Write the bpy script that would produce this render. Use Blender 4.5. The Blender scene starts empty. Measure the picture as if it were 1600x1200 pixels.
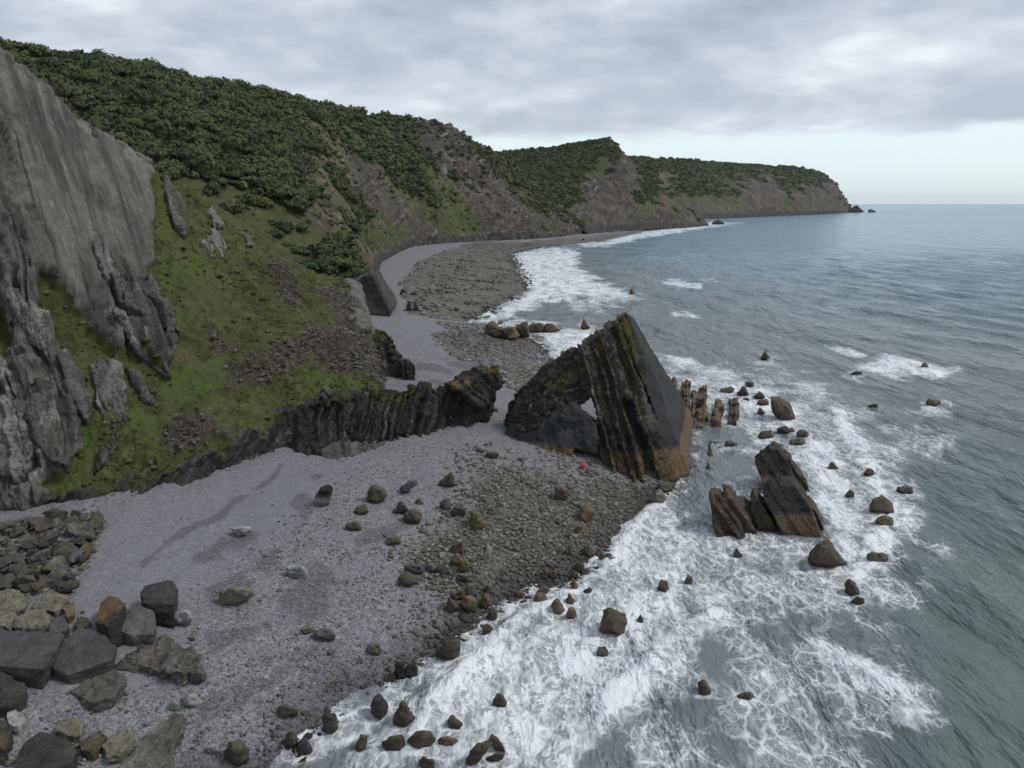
import bpy, bmesh, math, random
import numpy as np
from mathutils import Vector

random.seed(7)
RNG = np.random.default_rng(7)
S = bpy.context.scene
COL = S.collection

# ------------------------------------------------------------------ camera, world, sun, exposure
H = 34.0                       # metres above the sea
F = 1150.0                     # focal length in pixels of the 1600 x 1200 photograph
PITCH = math.atan(283.0 / F)
CT, ST = math.cos(PITCH), math.sin(PITCH)
cam_d = bpy.data.cameras.new('camera')
cam = bpy.data.objects.new('camera', cam_d)
COL.objects.link(cam)
cam.location = (0, 0, H)
cam.rotation_euler = (math.pi / 2 - PITCH, 0, 0)
cam_d.sensor_width = 36.0
cam_d.lens = 36.0 * F / 1600.0
cam_d.clip_start = 0.5
cam_d.clip_end = 120000
S.camera = cam

SUN_EL, SUN_AZ = math.radians(52), math.radians(100)   # azimuth clockwise from +Y (the way the camera looks)
world = bpy.data.worlds.new('World')
S.world = world
world.use_nodes = True
sun_d = bpy.data.lights.new('sun', 'SUN')
sun_d.energy = 1.45
sun_d.angle = math.radians(14)
sun_d.color = (1.0, 0.96, 0.9)
sun = bpy.data.objects.new('sun', sun_d)
COL.objects.link(sun)
sd = Vector((math.sin(SUN_AZ) * math.cos(SUN_EL), math.cos(SUN_AZ) * math.cos(SUN_EL), math.sin(SUN_EL)))
sun.rotation_euler = sd.to_track_quat('Z', 'Y').to_euler()
S.view_settings.view_transform = 'Standard'
S.view_settings.look = 'None'
S.view_settings.gamma = 1
S.view_settings.use_curve_mapping = False
S.view_settings.exposure = 0.40
S.cycles.max_bounces = 5
S.cycles.diffuse_bounces = 2
S.cycles.glossy_bounces = 2
S.cycles.transmission_bounces = 2
S.cycles.volume_bounces = 0
S.cycles.use_adaptive_sampling = True
S.cycles.adaptive_threshold = 0.015
S.cycles.use_denoising = True

# ------------------------------------------------------------------ node helpers
def nd(nt, typ, ins=None, **attrs):
    n = nt.nodes.new(typ)
    for k, v in attrs.items():
        setattr(n, k, v)
    for k, v in (ins or {}).items():
        s = n.inputs[k]
        if isinstance(v, bpy.types.NodeSocket):
            nt.links.new(v, s)
        else:
            s.default_value = v
    return n

def mth(nt, op, a, b=0.0, c=None, clamp=False):
    ins = {0: a, 1: b}
    if c is not None:
        ins[2] = c
    return nd(nt, 'ShaderNodeMath', ins, operation=op, use_clamp=clamp).outputs[0]

def rgba(c):
    return (c[0], c[1], c[2], 1.0)

def mix(nt, f, a, b, mode='MIX'):
    n = nd(nt, 'ShaderNodeMix', data_type='RGBA', blend_type=mode, clamp_factor=True)
    for i, v in ((0, f), (6, a), (7, b)):
        if isinstance(v, bpy.types.NodeSocket):
            nt.links.new(v, n.inputs[i])
        else:
            n.inputs[i].default_value = rgba(v) if i else v
    return n.outputs[2]

def sstep(nt, v, lo, hi):
    return nd(nt, 'ShaderNodeMapRange', {0: v, 1: lo, 2: hi, 3: 0.0, 4: 1.0}, interpolation_type='SMOOTHSTEP').outputs[0]

def ramp(nt, f, stops):
    n = nd(nt, 'ShaderNodeValToRGB', {0: f})
    e = n.color_ramp.elements
    while len(e) < len(stops):
        e.new(0.5)
    for i, (p, c) in enumerate(stops):
        e[i].position = p
        e[i].color = rgba(c)
    return n.outputs[0]

def noise(nt, vec, scale, detail=4.0, rough=0.55, dist=0.0):
    return nd(nt, 'ShaderNodeTexNoise', {'Vector': vec, 'Scale': scale, 'Detail': detail, 'Roughness': rough, 'Distortion': dist}).outputs[0]

def attr(nt, name):
    return nd(nt, 'ShaderNodeAttribute', attribute_name=name).outputs['Fac']

def scaled(nt, vec, s, rotz=0.0):
    return nd(nt, 'ShaderNodeMapping', {'Vector': vec, 'Scale': s, 'Rotation': (0, 0, rotz)}).outputs[0]

def new_mat(name):
    m = bpy.data.materials.new(name)
    m.use_nodes = True
    nt = m.node_tree
    nt.nodes.clear()
    out = nd(nt, 'ShaderNodeOutputMaterial')
    b = nd(nt, 'ShaderNodeBsdfPrincipled')
    nt.links.new(b.outputs[0], out.inputs[0])
    return m, nt, b

def put(nt, b, k, v):
    if isinstance(v, bpy.types.NodeSocket):
        nt.links.new(v, b.inputs[k])
    else:
        b.inputs[k].default_value = v

def bump(nt, h, strength, dist, prev=None):
    ins = {'Height': h, 'Strength': strength, 'Distance': dist}
    if prev is not None:
        ins['Normal'] = prev
    return nd(nt, 'ShaderNodeBump', ins).outputs[0]

# ------------------------------------------------------------------ sky
def build_world():
    nt = world.node_tree
    nt.nodes.clear()
    out = nd(nt, 'ShaderNodeOutputWorld')
    bg = nd(nt, 'ShaderNodeBackground', {'Strength': 0.1})
    nt.links.new(bg.outputs[0], out.inputs[0])
    sky = nd(nt, 'ShaderNodeTexSky', sky_type='NISHITA', sun_disc=False, sun_elevation=SUN_EL, sun_rotation=SUN_AZ)
    sky.altitude = 30
    sky.air_density = 1.0
    sky.dust_density = 2.0
    g = nd(nt, 'ShaderNodeTexCoord').outputs['Generated']
    xyz = nd(nt, 'ShaderNodeSeparateXYZ', {0: g})
    z = mth(nt, 'MAXIMUM', xyz.outputs[2], 0.0)
    den = mth(nt, 'ADD', z, 0.22)
    px = mth(nt, 'DIVIDE', xyz.outputs[0], den)
    py = mth(nt, 'DIVIDE', xyz.outputs[1], den)
    p = nd(nt, 'ShaderNodeCombineXYZ', {0: px, 1: py, 2: 0.0}).outputs[0]
    n1 = noise(nt, scaled(nt, p, (1.0, 1.0, 1.0)), 1.35, 4.0, 0.5, 0.15)
    n2 = noise(nt, scaled(nt, p, (1.0, 1.0, 1.0)), 4.2, 6.0, 0.55, 0.2)
    n = mth(nt, 'ADD', mth(nt, 'MULTIPLY', n1, 0.68), mth(nt, 'MULTIPLY', n2, 0.32))
    cl = ramp(nt, n, [(0.40, (2.45, 2.88, 3.6)), (0.485, (3.25, 3.7, 4.4)), (0.565, (4.45, 4.9, 5.5)), (0.65, (6.4, 6.8, 7.2))])
    # thin places towards the sea horizon
    low = sstep(nt, z, 0.34, 0.07)
    lift = mix(nt, mth(nt, 'MULTIPLY', low, 0.30), cl, (7.3, 7.8, 8.2))
    edge = mth(nt, 'ADD', z, mth(nt, 'MULTIPLY', mth(nt, 'SUBTRACT', n2, 0.5), 0.035))
    band = sstep(nt, edge, 0.092, 0.074)
    clear = mix(nt, 0.2, (6.9, 7.8, 8.15), sky.outputs[0])
    gaps = mth(nt, 'MULTIPLY', sstep(nt, n, 0.62, 0.70), 0.5)
    c = mix(nt, gaps, lift, clear)
    c = mix(nt, band, c, clear)
    nt.links.new(c, bg.inputs[0])
build_world()

# ------------------------------------------------------------------ numeric helpers
def ray(u, v):
    a = (np.asarray(u, float) - 800.0) / F
    b = (600.0 - np.asarray(v, float)) / F
    return a, CT + b * ST, -ST + b * CT

def at(u, v, y):
    a, dy, dz = ray(u, v)
    t = y / dy
    return np.stack([a * t, np.broadcast_to(np.asarray(y, float), np.shape(t)) * 1.0, H + dz * t], -1)

def on_plane(u, v, z):
    a, dy, dz = ray(u, v)
    t = (z - H) / dz
    return np.stack([a * t, dy * t, np.broadcast_to(np.asarray(z, float), np.shape(t)) * 1.0], -1)

def proj(P):
    P = np.asarray(P, float)
    x, y, z = P[..., 0], P[..., 1], P[..., 2] - H
    f = y * CT - z * ST
    up = y * ST + z * CT
    f = np.maximum(f, 1.0)
    return 800 + F * x / f, 600 - F * up / f

_perm = np.random.default_rng(11).permutation(256)
_perm = np.concatenate([_perm, _perm, _perm])
_grad = np.random.default_rng(12).normal(size=(256, 3))
_grad /= np.linalg.norm(_grad, axis=1)[:, None]

def perlin(p, seed=0):
    p = np.asarray(p, float) + seed * 17.37
    i = np.floor(p).astype(int)
    f = p - i
    i &= 255
    w = f * f * f * (f * (f * 6 - 15) + 10)
    out = 0
    for dx in (0, 1):
        wx = w[:, 0] if dx else 1 - w[:, 0]
        for dy in (0, 1):
            wy = w[:, 1] if dy else 1 - w[:, 1]
            for dz in (0, 1):
                wz = w[:, 2] if dz else 1 - w[:, 2]
                h = _perm[_perm[_perm[(i[:, 0] + dx) & 255] + ((i[:, 1] + dy) & 255)] + ((i[:, 2] + dz) & 255)]
                g = _grad[h]
                out = out + wx * wy * wz * (g[:, 0] * (f[:, 0] - dx) + g[:, 1] * (f[:, 1] - dy) + g[:, 2] * (f[:, 2] - dz))
    return out * 1.6

def fbm(p, octs=4, seed=0, gain=0.5):
    p = np.asarray(p, float)
    s, a = 0, 1.0
    for o in range(octs):
        s = s + a * perlin(p * 2.03 ** o, seed + o)
        a *= gain
    return s

def ridged(p, octs=3, seed=0):
    p = np.asarray(p, float)
    s, a = 0, 1.0
    for o in range(octs):
        s = s + a * (1 - np.abs(perlin(p * 2.07 ** o, seed + o)) * 2)
        a *= 0.5
    return s

def ss(x, lo, hi):
    t = np.clip((x - lo) / (hi - lo), 0, 1)
    return t * t * (3 - 2 * t)

def poly_sd(pts, poly, closed=True):
    """distance from 2-D points to a polyline; negative inside when closed"""
    pts = np.asarray(pts, float)
    poly = np.asarray(poly, float)
    n = len(poly)
    d2 = np.full(len(pts), 1e18)
    inside = np.zeros(len(pts), bool)
    for k in range(n if closed else n - 1):
        a, b = poly[k], poly[(k + 1) % n]
        e = b - a
        w = pts - a
        t = np.clip((w @ e) / max(e @ e, 1e-9), 0, 1)
        q = w - t[:, None] * e
        d2 = np.minimum(d2, (q * q).sum(1))
        if closed:
            c = ((a[1] > pts[:, 1]) != (b[1] > pts[:, 1]))
            xx = (b[0] - a[0]) * (pts[:, 1] - a[1]) / ((b[1] - a[1]) if abs(b[1] - a[1]) > 1e-9 else 1e-9) + a[0]
            inside ^= c & (pts[:, 0] < xx)
    d = np.sqrt(d2)
    return np.where(inside, -d, d) if closed else d

def make_mesh(name, V, faces, attrs=None, smooth=True):
    """faces: (M,3) or (M,4) array"""
    me = bpy.data.meshes.new(name)
    faces = np.asarray(faces, np.int32)
    M, k = faces.shape
    me.vertices.add(len(V))
    me.vertices.foreach_set('co', np.asarray(V, np.float32).ravel())
    me.loops.add(M * k)
    me.loops.foreach_set('vertex_index', faces.ravel())
    me.polygons.add(M)
    me.polygons.foreach_set('loop_start', np.arange(0, M * k, k, dtype=np.int32))
    me.polygons.foreach_set('use_smooth', np.full(M, smooth, bool))
    for an, arr in (attrs or {}).items():
        a = me.attributes.new(an, 'FLOAT', 'POINT')
        a.data.foreach_set('value', np.asarray(arr, np.float32))
    me.update(calc_edges=True)
    return me

def link(name, me, mat=None, parent=None):
    o = bpy.data.objects.new(name, me)
    COL.objects.link(o)
    if mat is not None and not me.materials:
        me.materials.append(mat)
    if parent is not None:
        o.parent = parent
    return o

def tag(o, label=None, cat=None, group=None, kind=None):
    if label: o['label'] = label
    if cat: o['category'] = cat
    if group: o['group'] = group
    if kind: o['kind'] = kind
    return o

def empty(name, loc):
    o = bpy.data.objects.new(name, None)
    COL.objects.link(o)
    o.location = loc
    return o

def grid_faces(nr, nc):
    i = np.arange(nr * nc).reshape(nr, nc)
    return np.stack([i[:-1, :-1], i[:-1, 1:], i[1:, 1:], i[1:, :-1]], -1).reshape(-1, 4)

def catmull(P, n, axis):
    P = np.moveaxis(np.asarray(P, float), axis, 0)
    K = len(P)
    t = np.linspace(0, K - 1 - 1e-6, n)
    i = np.floor(t).astype(int)
    f = (t - i).reshape((-1,) + (1,) * (P.ndim - 1))
    g = lambda j: P[np.clip(j, 0, K - 1)]
    p0, p1, p2, p3 = g(i - 1), g(i), g(i + 1), g(i + 2)
    r = 0.5 * (2 * p1 + (p2 - p0) * f + (2 * p0 - 5 * p1 + 4 * p2 - p3) * f ** 2 + (3 * p1 - p0 - 3 * p2 + p3) * f ** 3)
    lin = p1 * (1 - f) + p2 * f
    return np.moveaxis(0.6 * r + 0.4 * lin, 0, axis)

def grid_normals(G):
    du = np.gradient(G, axis=1)
    dv = np.gradient(G, axis=0)
    n = np.cross(du, dv)
    return n / np.maximum(np.linalg.norm(n, axis=-1, keepdims=True), 1e-9)

# ------------------------------------------------------------------ the shore: waterline and beach height
WL_PX = [(395, 1199), (450, 1160), (500, 1128), (560, 1082), (640, 1042), (715, 975), (762, 945), (830, 912), (892, 900),
         (955, 855), (990, 815), (1030, 775), (1062, 752), (1085, 700), (1060, 640), (985, 618), (905, 592), (868, 566), (842, 538), (800, 520),
         (726, 505), (765, 484), (822, 452), (812, 430), (795, 398), (845, 386), (940, 377), (1005, 362), (1100, 351.5),
         (1120, 341), (1230, 336.5), (1330, 331.5)]
WL = on_plane(np.array([p[0] for p in WL_PX]), np.array([p[1] for p in WL_PX]), 0.0)[:, :2]
LAND = np.concatenate([[[-260, -60], [-60, 2], [-34, 22]], WL, [[1500, 3400], [-1500, 3600], [-1500, -60]]])
SHORE = LAND[:-2]

def shore_dist(P2):
    d = poly_sd(P2, SHORE, closed=False)
    return np.where(poly_sd(P2, LAND) < 0, d, -d)

def ground_z(P2, detail=True):
    P2 = np.atleast_2d(np.asarray(P2, float))
    d = shore_dist(P2)
    far = ss(P2[:, 1], 300, 700)
    top = 4.6 * (1 - far) + 2.6 * far
    z = np.where(d > 0, top * (1 - np.exp(-np.maximum(d, 0) * 0.075 / (1 + far))), np.maximum(d * 0.09, -3.5))
    if detail:
        p = np.column_stack([P2 * 0.09, np.zeros(len(P2))])
        z = z + 0.28 * fbm(p, 3, 3) * ss(d, -6, 10)
    return z

def ground_at(u, v):
    u = np.atleast_1d(np.asarray(u, float)); v = np.atleast_1d(np.asarray(v, float))
    z = np.full(len(u), 1.0)
    for _ in range(7):
        P = on_plane(u, v, z)
        z = np.maximum(ground_z(P[:, :2]), -0.15)
    return on_plane(u, v, z)

# ------------------------------------------------------------------ materials
def mat_rock(name, c0, c1, c2, tide=False, lichen=0.0, bedk=0.0, foot=None, sc=1.0, rough=0.82, bumpk=1.0, moss=0.0, black=(4.6, 10.5), rust=0.0):
    m, nt, b = new_mat(name)
    geo = nd(nt, 'ShaderNodeNewGeometry')
    pos = geo.outputs['Position']
    rnd = nd(nt, 'ShaderNodeObjectInfo').outputs['Random']
    off = nd(nt, 'ShaderNodeVectorMath', {0: pos, 1: nd(nt, 'ShaderNodeCombineXYZ', {0: mth(nt, 'MULTIPLY', rnd, 90.0)}).outputs[0]}, operation='ADD').outputs[0]
    n1 = noise(nt, off, 0.33 * sc, 5.0, 0.6)
    n2 = noise(nt, off, 1.9 * sc, 7.0, 0.65)
    n3 = noise(nt, off, 9.0 * sc, 4.0, 0.7)
    f = mth(nt, 'ADD', mth(nt, 'MULTIPLY', n1, 0.5), mth(nt, 'MULTIPLY', n2, 0.5))
    col = ramp(nt, f, [(0.34, c0), (0.5, c1), (0.66, c2)])
    col = mix(nt, sstep(nt, n3, 0.52, 0.75), col, mix(nt, 0.5, col, c2))
    if not bedk:
        ob = nd(nt, 'ShaderNodeTexCoord').outputs['Object']
        tilt = nd(nt, 'ShaderNodeMapping', {'Vector': ob, 'Rotation': (0.5, 0.35, 0.4), 'Scale': (0.5, 0.5, 3.2)}).outputs[0]
        n4 = noise(nt, tilt, 1.5 * sc, 5.0, 0.65, 0.4)
        col = mix(nt, mth(nt, 'MULTIPLY', sstep(nt, n4, 0.46, 0.34), 0.6), col, mix(nt, 0.75, col, c0))
        col = mix(nt, mth(nt, 'MULTIPLY', sstep(nt, n4, 0.56, 0.70), 0.5), col, c2)
        n2 = mth(nt, 'ADD', mth(nt, 'MULTIPLY', n2, 0.6), mth(nt, 'MULTIPLY', n4, 0.7))
    if bedk:
        bed = attr(nt, 'bed')
        col = mix(nt, mth(nt, 'MULTIPLY', bed, bedk), col, mix(nt, 0.75, col, c0))
        pale = sstep(nt, mth(nt, 'ADD', attr(nt, 'bedpale'), mth(nt, 'MULTIPLY', n2, 0.5)), 0.95, 1.12) if bedk > 0.5 else 0.0
        col = mix(nt, mth(nt, 'MULTIPLY', mth(nt, 'MULTIPLY', pale, sstep(nt, n3, 0.4, 0.6)), 0.7), col, (0.30, 0.285, 0.25))
    z = nd(nt, 'ShaderNodeSeparateXYZ', {0: pos}).outputs[2]
    nz = nd(nt, 'ShaderNodeSeparateXYZ', {0: geo.outputs['Normal']}).outputs[2]
    if tide:
        zz = mth(nt, 'ADD', z, mth(nt, 'MULTIPLY', mth(nt, 'SUBTRACT', n1, 0.5), 3.0))
        blk = mth(nt, 'MULTIPLY', sstep(nt, zz, black[1], black[1] - 2.5), mth(nt, 'ADD', 0.72, mth(nt, 'MULTIPLY', n2, 0.35)))
        col = mix(nt, blk, col, (0.022, 0.024, 0.027))
        zt = mth(nt, 'ADD', z, mth(nt, 'MULTIPLY', mth(nt, 'SUBTRACT', n2, 0.5), 1.0))
        tan = mix(nt, n2, (0.060, 0.042, 0.026), (0.185, 0.125, 0.074))
        col = mix(nt, sstep(nt, zt, black[0], black[0] - 0.7), col, tan)
    if foot is not None:
        zf = mth(nt, 'ADD', z, mth(nt, 'MULTIPLY', mth(nt, 'SUBTRACT', n1, 0.5), 2.5))
        col = mix(nt, mth(nt, 'MULTIPLY', sstep(nt, zf, foot[1], foot[0]), sstep(nt, n2, 0.25, 0.6)), col, foot[2])
    if lichen:
        lm = mth(nt, 'MULTIPLY', sstep(nt, n1, 0.62 - lichen * 0.3, 0.72 - lichen * 0.2), mth(nt, 'MULTIPLY', sstep(nt, nz, 0.45, 0.85), sstep(nt, z, 5.0, 9.0)))
        lc = mix(nt, sstep(nt, n2, 0.52, 0.66), (0.075, 0.074, 0.028), (0.24, 0.15, 0.028))
        col = mix(nt, mth(nt, 'MULTIPLY', lm, 0.85), col, lc)
    if tide or lichen:
        ms = sstep(nt, mth(nt, 'ADD', attr(nt, 'moss'), mth(nt, 'MULTIPLY', mth(nt, 'SUBTRACT', n2, 0.5), 1.3)), 0.45, 0.8)
        col = mix(nt, mth(nt, 'MULTIPLY', ms, 0.85), col, mix(nt, sstep(nt, n3, 0.45, 0.65), (0.045, 0.056, 0.018), (0.115, 0.105, 0.03)))
        yl = sstep(nt, mth(nt, 'ADD', attr(nt, 'yellow'), mth(nt, 'MULTIPLY', mth(nt, 'SUBTRACT', n2, 0.5), 1.2)), 0.5, 0.75)
        col = mix(nt, mth(nt, 'MULTIPLY', mth(nt, 'MULTIPLY', yl, sstep(nt, n3, 0.40, 0.58)), 0.85), col, (0.28, 0.165, 0.03))
    if rust:
        col = mix(nt, mth(nt, 'MULTIPLY', mth(nt, 'MULTIPLY', sstep(nt, nz, 0.35, 0.7), sstep(nt, n1, 0.38, 0.55)), rust), col, mix(nt, n2, (0.10, 0.06, 0.032), (0.22, 0.125, 0.05)))
    if moss:
        mm = mth(nt, 'MULTIPLY', sstep(nt, n1, 0.55, 0.7), sstep(nt, nz, 0.5, 0.8))
        col = mix(nt, mth(nt, 'MULTIPLY', mm, moss), col, (0.12, 0.10, 0.035))
    wetf = sstep(nt, mth(nt, 'ADD', z, mth(nt, 'MULTIPLY', mth(nt, 'SUBTRACT', n2, 0.5), 0.5)), 0.75, 0.25)
    col = mix(nt, mth(nt, 'MULTIPLY', wetf, 0.7), col, mix(nt, 0.7, col, (0.014, 0.012, 0.010)))
    put(nt, b, 'Base Color', col)
    put(nt, b, 'Roughness', nd(nt, 'ShaderNodeMapRange', {0: wetf, 3: rough, 4: 0.32}).outputs[0])
    put(nt, b, 'Specular IOR Level', 0.35)
    nb = bump(nt, n2, 0.95 * bumpk, 0.5 / sc)
    nb = bump(nt, n3, 0.8 * bumpk, 0.12 / sc, nb)
    put(nt, b, 'Normal', nb)
    return m

M = {}
M['tan'] = mat_rock('barnacled_tan_rock', (0.075, 0.056, 0.036), (0.150, 0.108, 0.066), (0.235, 0.175, 0.11), sc=1.6)
M['brown'] = mat_rock('wet_brown_rock', (0.036, 0.028, 0.020), (0.088, 0.067, 0.045), (0.16, 0.122, 0.08), sc=1.4, rough=0.62)
M['dark'] = mat_rock('dark_slate_rock', (0.022, 0.023, 0.024), (0.050, 0.050, 0.050), (0.095, 0.094, 0.090), sc=1.2, rough=0.6)
M['slate'] = mat_rock('dull_slate_rock', (0.042, 0.042, 0.041), (0.088, 0.087, 0.084), (0.135, 0.132, 0.125), sc=0.9, rough=0.75)
M['grey'] = mat_rock('grey_rock', (0.055, 0.053, 0.05), (0.11, 0.107, 0.10), (0.18, 0.175, 0.16), sc=1.4)
M['taupe'] = mat_rock('taupe_rock', (0.06, 0.053, 0.045), (0.128, 0.115, 0.098), (0.22, 0.20, 0.17), sc=1.3)
M['pale'] = mat_rock('pale_quartz_rock', (0.15, 0.15, 0.14), (0.31, 0.31, 0.30), (0.48, 0.48, 0.47), sc=1.6)
M['olive'] = mat_rock('weed_covered_rock', (0.04, 0.037, 0.020), (0.098, 0.087, 0.05), (0.17, 0.15, 0.095), sc=2.0)
M['yellow'] = mat_rock('lichened_pale_rock', (0.085, 0.076, 0.058), (0.185, 0.165, 0.125), (0.30, 0.275, 0.215), sc=1.5, moss=0.7)
M['arch'] = mat_rock('banded_arch_rock', (0.042, 0.036, 0.030), (0.105, 0.088, 0.070), (0.19, 0.162, 0.132), tide=True, lichen=0.4, bedk=0.85, black=(4.4, 8.2))
M['slab'] = mat_rock('smooth_black_slab_rock', (0.020, 0.022, 0.025), (0.032, 0.034, 0.038), (0.055, 0.056, 0.058), tide=True, lichen=0.1, bedk=0.2, black=(4.0, 5.2), bumpk=0.5)
M['limb'] = mat_rock('dark_folded_rock', (0.020, 0.018, 0.017), (0.045, 0.039, 0.034), (0.11, 0.092, 0.075), lichen=0.45, bedk=0.8)
M['stack'] = mat_rock('tidal_stack_rock', (0.04, 0.031, 0.022), (0.094, 0.070, 0.047), (0.165, 0.125, 0.085), bedk=0.8, rough=0.65)
M['fin'] = mat_rock('striped_fin_rock', (0.020, 0.020, 0.019), (0.046, 0.044, 0.041), (0.115, 0.108, 0.096), lichen=0.35, bedk=0.8, foot=(2.6, 4.4, (0.15, 0.147, 0.138)))
M['outcrop'] = mat_rock('slate_outcrop_rock', (0.045, 0.042, 0.037), (0.105, 0.100, 0.090), (0.235, 0.226, 0.205), bedk=0.8, sc=1.3)
M['outcrop_pale'] = mat_rock('pale_slate_outcrop_rock', (0.08, 0.076, 0.068), (0.20, 0.194, 0.18), (0.42, 0.41, 0.385), bedk=0.8, sc=1.6)
M['rusty'] = mat_rock('rust_topped_slate_rock', (0.022, 0.023, 0.024), (0.045, 0.045, 0.045), (0.09, 0.088, 0.084), sc=1.0, rust=0.75)
M['twotone'] = mat_rock('bleached_foot_rock', (0.014, 0.013, 0.012), (0.03, 0.028, 0.026), (0.07, 0.064, 0.057), sc=1.6, foot=(4.0, 5.2, (0.34, 0.335, 0.32)))
M['spur'] = mat_rock('brown_spur_rock', (0.028, 0.024, 0.021), (0.055, 0.047, 0.040), (0.115, 0.098, 0.08), lichen=0.8, bedk=0.7)

def mat_cliff(name, wood):
    """hill and headland ground: turf, rock and scree by the masks stored on the mesh"""
    m, nt, b = new_mat(name)
    pos = nd(nt, 'ShaderNodeNewGeometry').outputs['Position']
    k = 0.33 if wood else 1.0
    n1 = noise(nt, pos, 0.12 * k, 6.0, 0.6)
    n2 = noise(nt, pos, 0.8 * k, 7.0, 0.65)
    n3 = noise(nt, pos, 5.0 * k, 5.0, 0.7)
    rock, scree, lush, bed = attr(nt, 'rock'), attr(nt, 'scree'), attr(nt, 'lush'), attr(nt, 'bed')
    mixn = mth(nt, 'ADD', mth(nt, 'MULTIPLY', n1, 0.45), mth(nt, 'MULTIPLY', n2, 0.55))
    if wood:
        turf = ramp(nt, mixn, [(0.36, (0.034, 0.044, 0.020)), (0.5, (0.060, 0.070, 0.029)), (0.64, (0.098, 0.100, 0.046))])
        rk = ramp(nt, mixn, [(0.38, (0.032, 0.026, 0.022)), (0.48, (0.074, 0.060, 0.050)), (0.60, (0.165, 0.136, 0.115))])
        sc = ramp(nt, mixn, [(0.40, (0.042, 0.037, 0.024)), (0.5, (0.088, 0.070, 0.052)), (0.60, (0.165, 0.128, 0.098))])
        lu = mix(nt, n2, (0.050, 0.070, 0.022), (0.098, 0.115, 0.042))
    else:
        turf = ramp(nt, mixn, [(0.33, (0.020, 0.024, 0.010)), (0.43, (0.043, 0.049, 0.017)), (0.54, (0.074, 0.081, 0.027)), (0.66, (0.112, 0.097, 0.048))])
        rk = ramp(nt, mixn, [(0.32, (0.052, 0.049, 0.043)), (0.46, (0.122, 0.116, 0.103)), (0.56, (0.172, 0.164, 0.147)), (0.70, (0.31, 0.298, 0.274))])
        sc = ramp(nt, mixn, [(0.34, (0.032, 0.026, 0.020)), (0.5, (0.074, 0.058, 0.045)), (0.66, (0.16, 0.13, 0.105))])
        lu = mix(nt, n2, (0.038, 0.060, 0.014), (0.088, 0.115, 0.033))
        # streaks, stains and hairline joints run down the dip of the slab
        st = nd(nt, 'ShaderNodeCombineXYZ', {0: attr(nt, 'across'), 1: mth(nt, 'MULTIPLY', attr(nt, 'along'), 0.045), 2: 0.0}).outputs[0]
        s1 = noise(nt, st, 0.42, 6.0, 0.62, 0.2)
        s2 = noise(nt, st, 2.4, 6.0, 0.65, 0.3)
        rk = mix(nt, mth(nt, 'MULTIPLY', sstep(nt, s1, 0.49, 0.60), 0.72), rk, (0.052, 0.049, 0.044))
        rk = mix(nt, mth(nt, 'MULTIPLY', sstep(nt, s2, 0.54, 0.68), 0.55), rk, (0.27, 0.262, 0.243))
        rk = mix(nt, mth(nt, 'MULTIPLY', sstep(nt, s2, 0.42, 0.30), 0.5), rk, (0.045, 0.043, 0.040))
        rk = mix(nt, mth(nt, 'MULTIPLY', sstep(nt, n1, 0.5, 0.66), 0.35), rk, (0.105, 0.098, 0.075))
        jv = nd(nt, 'ShaderNodeCombineXYZ', {0: attr(nt, 'across'), 1: mth(nt, 'MULTIPLY', attr(nt, 'along'), 0.22), 2: 0.0}).outputs[0]
        jw = nd(nt, 'ShaderNodeVectorMath', {0: jv, 1: nd(nt, 'ShaderNodeTexNoise', {'Vector': pos, 'Scale': 0.5, 'Detail': 3.0}).outputs['Color']}, operation='ADD').outputs[0]
        jd = nd(nt, 'ShaderNodeTexVoronoi', {'Vector': jw, 'Scale': 0.8}, feature='DISTANCE_TO_EDGE').outputs['Distance']
        crack = mth(nt, 'MULTIPLY', sstep(nt, jd, 0.05, 0.0), sstep(nt, n2, 0.42, 0.58))
        rk = mix(nt, mth(nt, 'MULTIPLY', mth(nt, 'MULTIPLY', crack, bed), 0.6), rk, (0.030, 0.028, 0.025))
        lsp = nd(nt, 'ShaderNodeTexVoronoi', {'Vector': pos, 'Scale': 1.6}, feature='F1').outputs['Distance']
        rk = mix(nt, mth(nt, 'MULTIPLY', sstep(nt, lsp, 0.16, 0.05), mth(nt, 'MULTIPLY', sstep(nt, n2, 0.45, 0.6), 0.6)), rk, (0.32, 0.315, 0.30))
    nn = mth(nt, 'MULTIPLY', mth(nt, 'SUBTRACT', n2, 0.5), 0.9)
    nn3 = mth(nt, 'MULTIPLY', mth(nt, 'SUBTRACT', n3, 0.5), 0.5)
    def edge(a):
        return sstep(nt, mth(nt, 'ADD', mth(nt, 'ADD', a, nn), nn3), 0.38, 0.62)
    col = mix(nt, edge(lush), turf, lu)
    col = mix(nt, edge(scree), col, sc)
    heather = mth(nt, 'MULTIPLY', attr(nt, 'heather'), sstep(nt, n3, 0.48, 0.62))
    col = mix(nt, heather, col, (0.052, 0.036, 0.038))
    rk = mix(nt, mth(nt, 'MULTIPLY', bed, 0.75), rk, mix(nt, 0.8, rk, (0.045, 0.041, 0.037)))
    rk = mix(nt, sstep(nt, mth(nt, 'ADD', attr(nt, 'pale'), mth(nt, 'MULTIPLY', mth(nt, 'SUBTRACT', n3, 0.5), 1.6)), 0.35, 0.85), rk, mix(nt, n3, (0.16, 0.155, 0.142), (0.36, 0.35, 0.32)))
    if wood:
        s2 = n2
    rk = mix(nt, sstep(nt, attr(nt, 'dark'), 0.3, 0.8), rk, mix(nt, sstep(nt, s2, 0.36, 0.68), (0.016, 0.016, 0.017), (0.085, 0.081, 0.075)))
    col = mix(nt, edge(rock), col, rk)
    put(nt, b, 'Base Color', col)
    put(nt, b, 'Roughness', 0.9)
    put(nt, b, 'Specular IOR Level', 0.2)
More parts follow.
